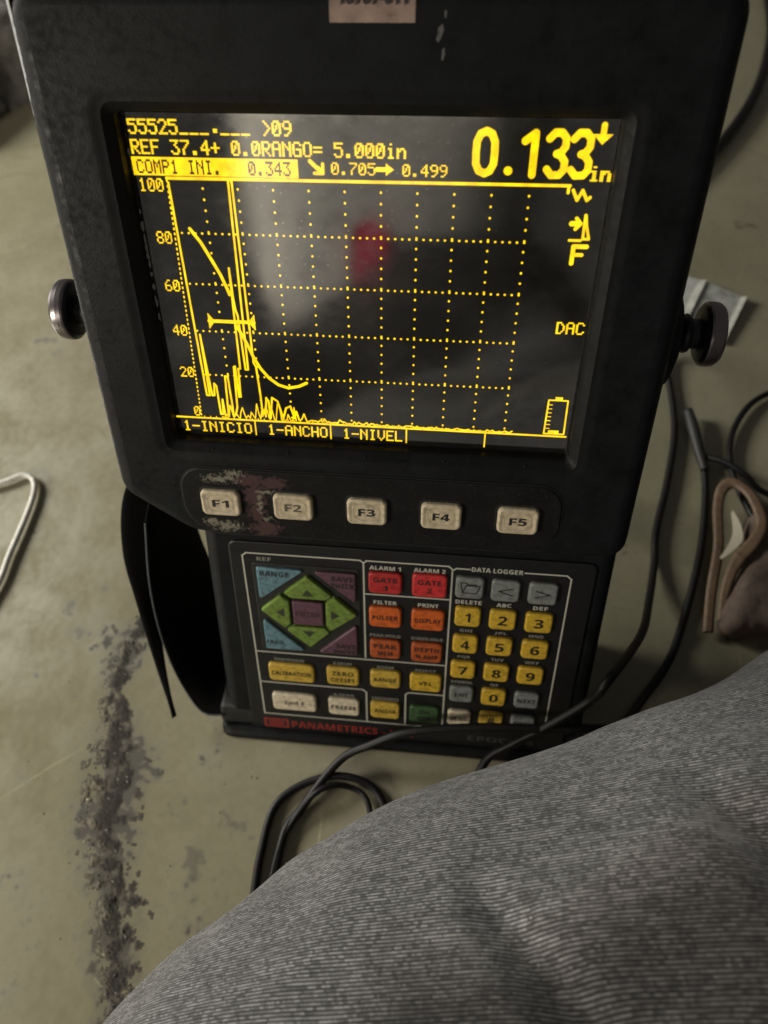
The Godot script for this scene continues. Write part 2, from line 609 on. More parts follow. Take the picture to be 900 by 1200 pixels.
# ---------------------------------------------------------------- the place
func _ready() -> void:
	# camera
	var cam := Camera3D.new()
	cam.name = "camera"
	cam.transform = Transform3D(Basis(Vector3(0.99417174, -0.04714496, -0.09695312), Vector3(-0.06144821, 0.49112771, -0.86891754), Vector3(0.08858145, 0.86981086, 0.48536832)).orthonormalized(), Vector3(0.02666066, 0.32100416, 0.06595808))
	cam.fov = 69.19
	cam.near = 0.01
	cam.far = 20.0
	add_child(cam)
	cam.current = true
	# the dim air of the room, and exposure
	var env := Environment.new()
	env.background_mode = Environment.BG_COLOR
	env.background_color = Color(0.30, 0.29, 0.27).linear_to_srgb()
	env.background_energy_multiplier = 0.27
	env.tonemap_mode = Environment.TONE_MAPPER_LINEAR
	env.tonemap_exposure = 1.0
	env.sdfgi_enabled = true
	env.ssao_enabled = true
	env.ssil_enabled = true
	var we := WorldEnvironment.new()
	we.name = "environment"
	we.environment = env
	add_child(we)
	# two work lamps on the left: one beyond the instrument, a weaker one on the photographer's side
	area_lamp("work_lamp", Vector3(-0.95, 0.48, -0.36), Vector3(0.0, 0.06, -0.05), Vector2(0.36, 0.28), Color(1.0, 0.99, 0.95), 1.5)
	area_lamp("work_lamp_001", Vector3(-0.72, 0.34, 0.52), Vector3(0.0, 0.10, -0.05), Vector2(0.24, 0.20), Color(1.0, 0.965, 0.89), 0.56)

	var lens := CameraAttributesPhysical.new()
	lens.frustum_focal_length = 17.4
	lens.frustum_focus_distance = 0.215
	lens.exposure_aperture = 8.0
	lens.frustum_near = 0.01
	lens.frustum_far = 20.0
	cam.attributes = lens

	bold_font = SystemFont.new()
	bold_font.font_names = PackedStringArray(["Droid Sans"])
	bold_font.font_weight = 700
	make_grime()
	build_floor()
	build_instrument()
	build_leg()
	build_cables()
	build_clutter()

func area_lamp(called: String, at: Vector3, to: Vector3, size: Vector2, color: Color, energy: float) -> void:
	var l := AreaLight3D.new()
	l.name = called
	l.area_size = size
	l.light_color = color
	l.light_energy = energy
	l.shadow_enabled = true
	l.area_range = 6.0
	add_child(l)
	l.look_at_from_position(at, to, Vector3.UP)

# ---------------------------------------------------------------- floor
func build_floor() -> void:
	var n := 1536
	var x0 := -0.45
	var z0 := -0.70
	var span := 1.0
	var big := noise(0.004, 51, 4).get_image(n, n, false, false, false)
	var mid := noise(0.018, 52, 5).get_image(n, n, false, false, false)
	var fine := noise(0.11, 53, 3).get_image(n, n, false, false, false)
	var spots := [[-0.216, -0.215, 7, 3], [-0.206, -0.206, 6, 3], [-0.22, -0.157, 5, 3], [-0.15, -0.053, 4, 5], [-0.142, -0.039, 7, 4], [-0.135, -0.010, 5, 2], [-0.156, -0.018, 2, 2], [-0.179, -0.091, 4, 3], [-0.123, -0.09, 9, 14], [-0.077, 0.031, 11, 9], [-0.055, 0.034, 8, 8], [-0.066, 0.048, 5, 7], [-0.137, -0.062, 3, 3], [0.20, -0.33, 9, 4], [0.17, -0.06, 10, 6], [0.11, -0.10, 6, 6], [-0.24, -0.30, 14, 8]]
	var road := [Vector2(-0.105, -0.066), Vector2(-0.112, -0.049), Vector2(-0.116, -0.032), Vector2(-0.117, -0.016), Vector2(-0.111, 0.005), Vector2(-0.108, 0.020), Vector2(-0.106, 0.040), Vector2(-0.100, 0.058), Vector2(-0.092, 0.075), Vector2(-0.083, 0.10)]
	var wide := [0.003, 0.006, 0.0065, 0.006, 0.0085, 0.0125, 0.013, 0.0105, 0.0105, 0.008]
	var bm := big.get_data()
	var md := mid.get_data()
	var fd := fine.get_data()
	big.convert(Image.FORMAT_L8)
	mid.convert(Image.FORMAT_L8)
	fine.convert(Image.FORMAT_L8)
	bm = big.get_data()
	md = mid.get_data()
	fd = fine.get_data()
	var out := PackedByteArray()
	out.resize(n * n * 3)
	var rgh := PackedByteArray()
	rgh.resize(n * n)
	for y in n:
		var wz := z0 + span * y / n
		for x in n:
			var wx := x0 + span * x / n
			var i := y * n + x
			var b := bm[i] / 255.0 - 0.5
			var m := md[i] / 255.0 - 0.5
			var f := fd[i] / 255.0 - 0.5
			var k := 1.0 + 0.26 * b + 0.17 * m + 0.14 * f
			var dark := 0.0
			if wx > -0.27 and wx < 0.22 and wz > -0.36 and wz < 0.12:
				for s in spots:
					var dx: float = (wx - s[0]) * 1000.0 / s[2]
					var dz: float = (wz - s[1]) * 1000.0 / s[3]
					var d := dx * dx + dz * dz
					if d < 4.0:
						dark = maxf(dark, clampf((0.85 - sqrt(d) + m * 3.6 + f * 2.2) * 0.8, 0.0, 0.6))
				if wx > -0.15 and wx < -0.05 and wz > -0.08:
					var p := Vector2(wx, wz)
					var best := -1.0
					for j in road.size() - 1:
						var ab: Vector2 = road[j + 1] - road[j]
						var t := clampf((p - road[j]).dot(ab) / ab.length_squared(), 0, 1)
						var w := lerpf(wide[j], wide[j + 1], t)
						best = maxf(best, 1.0 - p.distance_to(road[j] + ab * t) / w)
					dark = maxf(dark, maxf(clampf((best - 0.18 + m * 4.2 + f * 2.4 + 0.08) * 1.5, 0.0, 0.9), clampf((best * 0.6 + 0.42 + m * 2.0 + f * 1.0) * 0.7, 0.0, 0.42)))
			var spk := maxf(0.0, f - 0.20) * 3.2 * clampf(0.5 + 3.0 * m, 0, 1)
			k *= 1.0 - spk * 0.6
			out[i * 3] = int(255.0 * clampf(pow(lerpf(0.228 * k, 0.036, dark), 0.4545), 0, 1))
			out[i * 3 + 1] = int(255.0 * clampf(pow(lerpf(0.209 * k, 0.032, dark), 0.4545), 0, 1))
			out[i * 3 + 2] = int(255.0 * clampf(pow(lerpf(0.138 * k * (1.0 + 0.12 * b), 0.023, dark), 0.4545), 0, 1))
			rgh[i] = int(255.0 * clampf(0.31 + 0.40 * m + 0.25 * b + 0.12 * f + 0.4 * dark, 0.16, 0.95))
	rng.seed = 404
	for i in 110:
		var c := Vector2(rng.randf_range(-0.35, 0.30), rng.randf_range(-0.60, 0.15))
		var dir := Vector2.from_angle(rng.randf() * TAU)
		var bend := rng.randf_range(-0.9, 0.9)
		var ln := rng.randf_range(0.006, 0.07)
		var mul := 1.16 if rng.randf() < 0.5 else 0.80
		var steps := int(ln * 1536.0 * 1.2)
		for k in steps:
			var q := c + dir * (ln * k / steps)
			dir = dir.rotated(bend / steps)
			var px := int((q.x - x0) / span * n)
			var py := int((q.y - z0) / span * n)
			if px < 0 or py < 0 or px >= n or py >= n:
				continue
			var fade := 1.0 + (mul - 1.0) * sin(PI * k / steps)
			for ch in 3:
				var id := (py * n + px) * 3 + ch
				out[id] = clampi(int(out[id] * fade), 0, 255)
	var m3 := StandardMaterial3D.new()
	m3.albedo_texture = ImageTexture.create_from_image(Image.create_from_data(n, n, false, Image.FORMAT_RGB8, out))
	m3.roughness_texture = ImageTexture.create_from_image(Image.create_from_data(n, n, false, Image.FORMAT_L8, rgh))
	m3.roughness = 1.0
	m3.metallic_specular = 0.5
	m3.heightmap_enabled = true
	fine.convert(Image.FORMAT_RGB8)
	mid.convert(Image.FORMAT_RGB8)
	m3.heightmap_texture = ImageTexture.create_from_image(mid)
	m3.heightmap_scale = 0.03
	var st := begin()
	var c := 40
	for i in c:
		for j in c:
			var p := [Vector3.ZERO, Vector3.ZERO, Vector3.ZERO, Vector3.ZERO]
			for q in 4:
				p[q] = Vector3(-3.0 + 6.0 * (i + [0, 0, 1, 1][q]) / c, 0, -3.0 + 6.0 * (j + [0, 1, 1, 0][q]) / c)
			for q in [0, 2, 1, 0, 3, 2]:
				st.set_uv(Vector2((p[q].x - x0) / span, (p[q].z - z0) / span))
				st.add_vertex(p[q])
	var o := put("floor", done(st), m3)
	o.set_meta("kind", "structure")
	o.set_meta("label", "olive grey painted floor with smudges and scuffs")

# ---------------------------------------------------------------- instrument
var tool: Node3D

func hit(o: PackedVector2Array, a: float) -> Vector2:
	var d := Vector2.from_angle(a)
	var best := 0.0
	var n := o.size()
	for i in n:
		var p = Geometry2D.segment_intersects_segment(Vector2.ZERO, d * 400.0, o[i], o[(i + 1) % n])
		if p != null:
			best = maxf(best, (p as Vector2).length())
	return d * best

func by_angle(o: PackedVector2Array, angles: PackedFloat32Array) -> PackedVector2Array:
	var out := PackedVector2Array()
	for a in angles:
		out.append(hit(o, a))
	return out

func build_instrument() -> void:
	tool = thing("flaw_detector", "black portable test instrument with glowing yellow trace screen and coloured keypad", "instrument")
	tool.rotation_degrees.x = -LEAN
	var black := worn(Color(0.0105, 0.0125, 0.0155), 0.5, 45.0, 0.003)
	var black2 := worn(Color(0.0100, 0.0115, 0.0135), 0.42, 45.0, 0.003)
	black.metallic_specular = 0.28
	black2.metallic_specular = 0.28
	for bm in [black, black2]:
		bm.roughness = 1.0
		bm.roughness_texture = smear
		bm.uv1_scale = Vector3.ONE * 14.0
	# upper housing
	var head := rounded([Vector2(84, -82), Vector2(83.4, 73), Vector2(-82, 73), Vector2(-82.6, -66), Vector2(-60, -82)], [7, 8, 8, 9, 14], 8)
	var bez := box_outline(0, 0, 133, 103.4, 6.5, 8)
	var rim := box_outline(0, 0.3, 121.6, 91.6, 1.2, 3)
	var angles := PackedFloat32Array()
	for o in [head, bez, rim]:
		for p in o:
			angles.append(p.angle())
	for k in 72:
		angles.append(-PI + TAU * (k + 0.37) / 72)
	angles.sort()
	var keep := PackedFloat32Array([angles[0]])
	for a in angles:
		if a - keep[keep.size() - 1] > 0.0015:
			keep.append(a)
	var st := begin()
	st.set_smooth_group(1)
	var bevel := 5.5
	var last := ring3(by_angle(inset(head, 5), keep), -60)
	var side := ring3(by_angle(head, keep), -54)
	strip(st, side, last)
	last = side
	for k in range(7, -1, -1):
		var a := PI / 2 * k / 7.0
		var r := ring3(by_angle(inset(head, bevel * (1 - sin(a))), keep), -bevel * (1 - cos(a)))
		strip(st, r, last)
		last = r
	st.set_smooth_group(-1)
	var be := ring3(by_angle(bez, keep), 0)
	strip(st, be, last)
	var backring := ring3(by_angle(inset(head, 5), keep), -60)
	cap(st, backring, false)
	put("head_housing", done(st), black, tool)
	# recessed bezel round the display
	st = begin()
	st.set_smooth_group(1)
	last = be
	for q in [[0.6, -0.04], [1.5, -0.22], [2.4, -0.40], [3.2, -0.45]]:
		var r := ring3(by_angle(inset(bez, q[0]), keep), q[1])
		strip(st, r, last)
		last = r
	st.set_smooth_group(2)
	var rr := ring3(by_angle(inset(rim, -0.6), keep), -2.0)
	strip(st, rr, last)
	st.set_smooth_group(3)
	var r2 := ring3(by_angle(rim, keep), -2.6)
	strip(st, r2, rr)
	st.set_smooth_group(4)
	strip(st, ring3(by_angle(inset(rim, 0.1), keep), -7.2), r2)
	put("screen_bezel", done(st), black2, tool)
	# display
	st = begin()
	var zz := -6.0
	for q in [[-60.6, -45.41], [60.6, -45.41], [60.6, 45.5], [-60.6, -45.41], [60.6, 45.5], [-60.6, 45.5]]:
		pass
	var c4 := [f3(-60.6, -45.41, zz), f3(60.6, -45.41, zz), f3(60.6, 45.5, zz), f3(-60.6, 45.5, zz)]
	var u4 := [Vector2(0, 1), Vector2(1, 1), Vector2(1, 0), Vector2(0, 0)]
	for q in [0, 2, 1, 0, 3, 2]:
		st.set_uv(u4[q])
		st.add_vertex(c4[q])
	var sm := smudges()
	var dm := StandardMaterial3D.new()
	dm.albedo_texture = sm[0]
	dm.roughness_texture = sm[1]
	dm.roughness = 1.0
	dm.metallic = 0.96
	dm.metallic_specular = 1.0
	dm.emission_enabled = true
	dm.emission = Color.WHITE
	dm.emission_operator = BaseMaterial3D.EMISSION_OP_MULTIPLY
	dm.emission_texture = ImageTexture.create_from_image(paint_display())
	dm.emission_energy_multiplier = 1.7
	put("display_screen", done(st), dm, tool)
	# ribs between the display and the function keys
	for x in [-48.5, -24.4, -0.5, 23.8, 48.3]:
		put("rib", slab(box_outline(x, -49.7, 0.9, 5.2, 0.3, 2), -3.0, -0.9, 0.3), black2, tool)
	var chip := mat(Color(0.30, 0.29, 0.26), 0.7)
	rng.seed = 17
	for q in [22.0, 18.5, 15.0, 12.5, 10.2, 8.1, 5.4, 2.0, -2.5, -7.0, 33.0, 36.5]:
		var wd := rng.randf_range(0.25, 0.7)
		var hg := rng.randf_range(0.8, 2.2)
		var poly := PackedVector2Array()
		for k in 9:
			var a := TAU * k / 9.0
			poly.append(Vector2(-60.1 + cos(a) * wd * rng.randf_range(0.5, 1.0), q + sin(a) * hg * rng.randf_range(0.5, 1.0)))
		put("paint_chip", slab(poly, -6.0, -5.9, 0.02), chip, tool)
	# function key panel
	var fp := worn(Color(0.020, 0.021, 0.022), 0.46, 14.0, 0.012)
	var fo := rounded([Vector2(61.5, -79.5), Vector2(61, -53.6), Vector2(-60.5, -53.6), Vector2(-61, -79.5)], [11, 8, 8, 12], 8)
	var panel := put("function_panel", slab(fo, -0.5, 0.7, 0.6), function_panel_material(), tool)
	st = begin()
	var o1 := ring3(inset(fo, -0.35), 0.25)
	var o2 := ring3(inset(fo, 0.1), 0.25)
	strip(st, o2, o1)
	put("panel_groove", done(st), mat(Color(0.004, 0.004, 0.004), 0.8), panel)
	var cream := worn(Color(0.78, 0.68, 0.50), 0.42, 55.0, 0.01)
	var inkm := mat(Color(0.012, 0.012, 0.012), 0.6)
	var faded := mat(Color(0.10, 0.085, 0.065), 0.6)
	for i in 5:
		var x: float = [-47.6, -23.7, 0.2, 23.9, 47.9][i]
		var y: float = -66.1
		var k := put("function_key", slab(box_outline(x, y, 12.8, 9.6, 1.9), 0.6, 2.4, 0.8, null, 4, 0.25), cream, tool)
		var seat := put("key_well", slab(box_outline(x, y, 14.2, 11.0, 2.4), 0.3, 0.78, 0.1), mat(Color(0.005, 0.005, 0.005), 0.7), panel)
		# the printed ring that years of thumbs have worn round
		st = begin()
		var rg := box_outline(x, y, 8.6, 6.6, 2.6)
		strip(st, ring3(inset(rg, 0.22), 2.20), ring3(rg, 2.20))
		put("worn_ring", done(st), mat(Color(0.42, 0.36, 0.25), 0.5), k)
		letters("F%d" % (i + 1), x, y, 2.24, 2.7, 5.4, faded if i == 1 else inkm, k)
	# lower body
	st = begin()
	st.set_smooth_group(1)
	var body := rounded([Vector2(85, -181), Vector2(83, -76), Vector2(-59, -76), Vector2(-62, -181)], [6], 5)
	last = floor_ring(body, -52)
	for q in [[0.0, -11.0]]:
		var r := floor_ring(body, q[1])
		strip(st, r, last)
		last = r
	for k in range(5, -1, -1):
		var a := PI / 2 * k / 5.0
		var r := floor_ring(inset(body, 5.0 * (1 - sin(a))), -5.4 - 5.0 * (1 - cos(a)))
		strip(st, r, last)
		last = r
	st.set_smooth_group(-1)
	cap(st, last)
	cap(st, floor_ring(body, -52), false)
	put("lower_housing", done(st), black, tool)
	# foot moulding
	st = begin()
	st.set_smooth_group(1)
	var foot := rounded([Vector2(88, -191.0), Vector2(86, -177.0), Vector2(-65, -177.0), Vector2(-67, -191.0)], [5, 2, 2, 6], 7)
	last = floor_ring(foot, -54)
	for k in range(6, -1, -1):
		var a := PI / 2 * k / 6.0
		var r := floor_ring(inset(foot, 1.4 * (1 - sin(a))), -6.2 - 1.4 * (1 - cos(a)))
		strip(st, r, last)
		last = r
	st.set_smooth_group(-1)
	cap(st, last)
	put("foot", done(st), worn(Color(0.022, 0.023, 0.024), 0.55, 40.0, 0.004), tool)
	# rounded lip along the front of the foot
	st = begin()
	st.set_smooth_group(1)
	var lip := [Vector2(-187.2, -9), Vector2(-187.2, -4.4), Vector2(-187.6, -3.2), Vector2(-188.4, -2.2), Vector2(-189.6, -1.5), Vector2(-191.0, -1.2), Vector2(-199, -2.2), Vector2(-199, -9)]
	last = PackedVector3Array()
	for q in [[-65.5, 0.0], [-65.3, 0.45], [-64.4, 0.75], [-62.5, 0.93], [-59.5, 1.0], [-40, 1.0], [0, 1.0], [40, 1.0], [80, 1.0], [84, 0.93], [86, 0.75], [87, 0.45], [87.2, 0.0]]:
		var rg := PackedVector3Array()
		for v in lip:
			var z: float = -9.0 + (v.y + 9.0) * q[1]
			var y: float = -190.0 + (v.x + 190.0) * lerpf(0.6, 1.0, q[1])
			rg.append(f3(q[0], maxf(y, -191.0 + (-3.0 - z) * tan(deg_to_rad(LEAN))), z))
		if last.size() > 0:
			strip(st, last, rg)
		last = rg
	put("foot_lip", done(st), black2, tool)
	# lamp highlight painted as a pale strip on the rubbed left shoulder near the top
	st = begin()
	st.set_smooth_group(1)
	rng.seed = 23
	var highlight_a := PackedVector3Array()
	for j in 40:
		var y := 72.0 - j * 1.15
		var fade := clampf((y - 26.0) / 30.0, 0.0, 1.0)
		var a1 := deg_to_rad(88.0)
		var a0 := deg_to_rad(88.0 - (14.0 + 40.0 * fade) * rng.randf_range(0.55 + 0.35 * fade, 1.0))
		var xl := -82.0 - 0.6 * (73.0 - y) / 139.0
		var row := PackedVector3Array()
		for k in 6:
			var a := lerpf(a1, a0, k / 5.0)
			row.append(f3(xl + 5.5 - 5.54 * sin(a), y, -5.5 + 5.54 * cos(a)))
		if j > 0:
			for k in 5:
				quad(st, highlight_a[k], row[k], row[k + 1], highlight_a[k + 1])
		highlight_a = row
	put("edge_highlight", done(st), worn(Color(0.42, 0.45, 0.50), 0.34, 60.0), tool)
	build_keypad()
	build_fittings(black)

func floor_ring(o: PackedVector2Array, z: float) -> PackedVector3Array:   # cut where it meets the floor
	var out := PackedVector3Array()
	for p in o:
		out.append(f3(p.x, maxf(p.y, -191.0 + (-3.0 - z) * tan(deg_to_rad(LEAN))), z))
	return out

func function_panel_material() -> StandardMaterial3D:
	# paint rubbed off round the first two keys, with a red stain between them
	var w := 900
	var h := 220
	var im := Image.create(w, h, false, Image.FORMAT_RGB8)
	var a := noise(0.012, 61, 4)
	var b := noise(0.07, 62, 4)
	var c := noise(0.25, 63, 2)
	for y in h:
		for x in w:
			var mx := -65.0 + 130.0 * x / w
			var my := -51.0 - 31.8 * y / h
			var v := a.get_noise_2d(x, y)
			var q := b.get_noise_2d(x, y)
			var r := c.get_noise_2d(x, y)
			var k := 0.0085 * (1.0 + 0.45 * v + 0.2 * q)
			var col := Color(k, k * 1.03, k * 1.06)
			var red := 0.0
			for s in [[-37.5, -57.5, 7, 3], [-36, -63, 5, 6], [-36.5, -70, 4, 5], [-34, -76, 7, 4], [-30, -58, 6, 3]]:
				red = maxf(red, 1.0 - Vector2((mx - s[0]) / s[2], (my - s[1]) / s[3]).length())
			col = col.lerp(Color(0.082, 0.044, 0.045), clampf((red * 1.5 + q * 0.8 + v * 0.3 - 0.15) * 1.4, 0, 0.85) if red > 0.0 else 0.0)
			var bare := 0.0
			for s in [[-47, -57.3, 8, 2.2], [-43, -55.2, 5, 1.8], [-35.0, -66, 1.3, 5], [-32, -61.5, 5, 1.2], [-47, -76, 8, 2.8], [-52, -74.5, 4, 2], [-33, -72, 2, 1.5]]:
				bare = maxf(bare, 1.0 - Vector2((mx - s[0]) / s[2], (my - s[1]) / s[3]).length())
			col = col.lerp(Color(0.25, 0.23, 0.18), clampf((bare * 1.3 - 0.35 + q * 1.1 + r * 0.9) * 1.6, 0, 0.8) if bare > 0.0 else 0.0)
			if r > 0.56 and q > 0.25:
				col = col.lerp(Color(0.16, 0.15, 0.13), 0.5)
			im.set_pixel(x, y, col.linear_to_srgb())
	var m := StandardMaterial3D.new()
	m.albedo_texture = ImageTexture.create_from_image(im)
	m.roughness = 0.5
	m.metallic_specular = 0.3
	# texture laid straight over the panel (uv is in metres)
	m.uv1_scale = Vector3(1.0 / 0.130, 1.0 / 0.0318, 1)
	m.uv1_offset = Vector3(0.5, (0.191 - 0.051) / 0.0318, 0)
	return m

func line_strip(st: SurfaceTool, p: PackedVector2Array, w: float, z: float) -> void:
	for i in p.size() - 1:
		var d := (p[i + 1] - p[i]).normalized()
		var s := Vector2(-d.y, d.x) * w * 0.5
		var e := d * w * 0.5
		var q := [p[i] - e - s, p[i + 1] + e - s, p[i + 1] + e + s, p[i] - e + s]
		var zz := z + 0.012 * (i % 2)
		quad(st, f3(q[0].x, q[0].y, zz), f3(q[1].x, q[1].y, zz), f3(q[2].x, q[2].y, zz), f3(q[3].x, q[3].y, zz))

func build_keypad() -> void:
	var zt := -4.6
	var pan := put("keypad_panel", slab(rounded([Vector2(78, -188.5), Vector2(77, -86.5), Vector2(-50, -86.5), Vector2(-51.5, -188.5)], [2, 3, 3, 2], 4), -6.5, zt, 0.5), worn(Color(0.011, 0.012, 0.014), 0.42, 20.0), tool)
	var white := mat(Color(0.50, 0.49, 0.43), 0.6)
	var dim := mat(Color(0.22, 0.22, 0.20), 0.6)
	# printed borders
	var st := begin()
	st.set_smooth_group(-1)
	var z := zt + 0.03
	for s in ["-43.8 -91.5 -3.4 -91.5 -2.2 -92.6 -2.2 -139.5", "-45.3 -92.8 -45.3 -140.6", "-45.3 -92.8 -43.8 -91.5", "-45.3 -140.6 28.6 -140.6", "-45.3 -140.6 -45.3 -177.5", "-45.3 -158 -3.6 -158 -2.2 -159.4 -2.2 -177.5", "-45.3 -177.5 29 -177.5", "-2.2 -92.6 -1 -91.5 27.4 -91.5 28.7 -92.8 28.7 -177.5", "-2.2 -106.8 28.6 -106.8", "13.5 -177.5 13.5 -158.9 14.6 -157.6 28.6 -157.6", "28.7 -93.4 30 -92.2 34.6 -92.2", "53.4 -92.2 67.4 -92.2 69 -93.6 69.6 -173.5"]:
		line_strip(st, pairs(s), 0.55, z)
		z += 0.004
	put("printed_border", done(st), white, pan)
	letters("DATA LOGGER", 44.0, -92.1, zt + 0.08, 1.9, 17.5, white, pan, "legend")
	letters("REF", -37.6, -93.8, zt + 0.08, 1.7, 5.2, dim, pan, "legend")
	for q in [["ALARM 1", 5.4, -94.3, 11], ["ALARM 2", 20.9, -94.0, 11], ["FILTER", 5.4, -110.4, 8.4], ["PRINT", 20.9, -110.3, 7.4], ["DELETE", 35.1, -107.3, 9.2], ["ABC", 47.6, -107.6, 5.2], ["DEF", 60.4, -107.8, 5.2]]:
		letters(q[0], q[1], q[2], zt + 0.08, 1.75, q[3], white, pan, "legend")
	for q in [["PEAK-HOLD", 5.4, -127.0, 11.4], ["SCREEN-HOLD", 21, -127.1, 11.6], ["THICKNESS", -32.5, -144.3, 12], ["X-DELAY", -11.3, -144.0, 7.6], ["ZOOM", 5.4, -144.2, 6.5], ["REJECT", 21, -144.4, 8], ["A-SCAN", -11.5, -162.2, 8.4], ["THICKNESS", 5.3, -162.4, 11], ["GHI", 35.1, -121.2, 4.6], ["JKL", 47.6, -121.4, 4.6], ["MNO", 60.4, -121.6, 5.2], ["PQR", 35.1, -135.0, 4.8], ["TUV", 47.6, -135.2, 4.8], ["WXY", 60.4, -135.3, 5.2], ["SYMBOL", 35.2, -148.9, 8.4], ["QZ", 47.7, -149.2, 3.2]]:
		letters(q[0], q[1], q[2], zt + 0.08, 1.5, q[3], dim, pan, "legend")
	var inkm := mat(Color(0.014, 0.012, 0.011), 0.55)
	var red := worn(Color(0.60, 0.036, 0.036), 0.42, 60.0)
	var red2 := worn(Color(0.75, 0.045, 0.05), 0.42, 60.0)
	var orange := worn(Color(0.78, 0.155, 0.025), 0.42, 60.0)
	var rust := worn(Color(0.56, 0.115, 0.03), 0.46, 60.0)
	var yellow := worn(Color(0.80, 0.53, 0.05), 0.40, 60.0)
	var ochre := worn(Color(0.72, 0.50, 0.075), 0.42, 60.0)
	var cream := worn(Color(0.84, 0.76, 0.60), 0.42, 60.0)
	var grey := worn(Color(0.26, 0.285, 0.29), 0.45, 60.0)
	var green := worn(Color(0.055, 0.13, 0.05), 0.45, 60.0)
	var lime := worn(Color(0.24, 0.40, 0.06), 0.18, 60.0, 0.03)
	var blue := worn(Color(0.19, 0.38, 0.50), 0.18, 60.0, 0.03)
	var plum := worn(Color(0.15, 0.07, 0.11), 0.42, 60.0)
	for q in [
		["GATE", "1", 5.5, -100.3, 11.8, 9.6, red], ["GATE", "2", 21.1, -100.1, 12.2, 10.4, red2],
		["PULSER", "", 5.5, -116.6, 11.8, 9.8, orange], ["DISPLAY", "", 21.0, -116.6, 11.9, 9.8, orange],
		["PEAK", "MEM", 5.5, -133.1, 11.6, 9.6, rust], ["DEPTH", "% AMP", 21.1, -133.3, 11.6, 9.8, rust],
		["CALIBRATION", "", -31.7, -150.5, 18.2, 9.6, ochre], ["ZERO", "OFFSET", -11.2, -150.0, 12.8, 9.8, ochre],
		["RANGE", "", 5.5, -149.8, 11.8, 9.4, ochre], ["VEL", "", 21.2, -150.0, 12.2, 9.4, yellow],
		["ANGLE", "", 5.4, -168.2, 11.8, 9.4, ochre], ["ON", "OFF", 21.2, -168.8, 11.8, 9.6, green],
		["2nd F", "", -31.8, -168.0, 18.0, 9.8, cream], ["FREEZE", "", -11.4, -168.2, 12.6, 9.8, cream],
		["", "", 35.0, -99.7, 9.8, 9.6, grey], ["<", "", 47.4, -100.0, 9.8, 9.6, grey], [">", "", 60.2, -100.2, 9.9, 9.6, grey],
		["1", "", 35.2, -113.5, 9.2, 9.2, yellow], ["2", "", 47.6, -113.8, 9.4, 9.2, yellow], ["3", "", 60.4, -114.0, 9.6, 9.2, yellow],
		["4", "", 35.1, -127.3, 9.2, 9.0, yellow], ["5", "", 47.6, -127.3, 9.4, 9.0, yellow], ["6", "", 60.5, -127.5, 9.6, 9.0, yellow],
		["7", "", 35.1, -141.0, 9.2, 9.0, yellow], ["8", "", 47.7, -141.3, 9.4, 9.0, yellow], ["9", "", 60.4, -141.4, 9.6, 9.0, yellow],
		["ENT", "", 35.3, -154.8, 9.2, 8.6, grey], ["0", "", 47.8, -155.1, 9.4, 9.0, yellow], ["NEXT", "", 60.5, -155.3, 9.4, 8.6, grey],
		["SEND", "", 35.2, -169.0, 9.2, 8.6, cream], ["#", "", 47.8, -168.7, 9.4, 8.8, ochre], ["PREV", "", 60.4, -168.9, 9.4, 8.6, grey]]:
		var big: bool = q[0].length() == 1
		var k := put("key", slab(box_outline(q[2], q[3], q[4], q[5], 1.7), zt - 0.4, zt + 1.5, 0.75, null, 4, 0.0), q[6], tool)
		var tz := zt + 1.54
		if q[0] == "":
			st = begin()
			for s in ["32.6 -101.8 37.4 -101.8 38.6 -98.4 33.8 -98.4 32.6 -101.8", "32.6 -101.8 31.9 -97.2 33.8 -97.2 34.3 -97.9 37.2 -97.9 37.3 -98.4"]:
				line_strip(st, pairs(s), 0.45, tz)
			put("folder_symbol", done(st), inkm, k)
		elif q[0] == "<" or q[0] == ">":
			st = begin()
			var sgn: float = -1.0 if q[0] == "<" else 1.0
			line_strip(st, PackedVector2Array([Vector2(q[2] - sgn * 2.3, q[3] + 1.5), Vector2(q[2] + sgn * 2.3, q[3]), Vector2(q[2] - sgn * 2.3, q[3] - 1.5)]), 0.5, tz)
			put("arrow_symbol", done(st), inkm, k)
		elif q[1] != "":
			letters(q[0], q[2], q[3] + 1.75, tz, 2.2, minf(q[4] - 2.6, q[0].length() * 2.1), inkm, k)
			letters(q[1], q[2], q[3] - 1.9, tz, 2.2, minf(q[4] - 3.4, q[1].length() * 1.8), inkm, k)
		elif big:
			letters(q[0], q[2], q[3], tz, 4.3, 1.9 if q[0] == "1" else 3.3, inkm, k)
		else:
			letters(q[0], q[2], q[3], tz, 2.1, minf(q[4] - 2.4, q[0].length() * 1.75), inkm, k)
	# cursor pad: recessed square with a diamond of green keys
	var bed := put("cursor_bed", slab(rounded([Vector2(-3.6, -139), Vector2(-3.6, -95.6), Vector2(-42.3, -95.6), Vector2(-42.3, -139)], [1.2], 3), zt - 0.5, zt + 0.35, 0.3), worn(Color(0.020, 0.022, 0.021), 0.5, 30.0), tool)
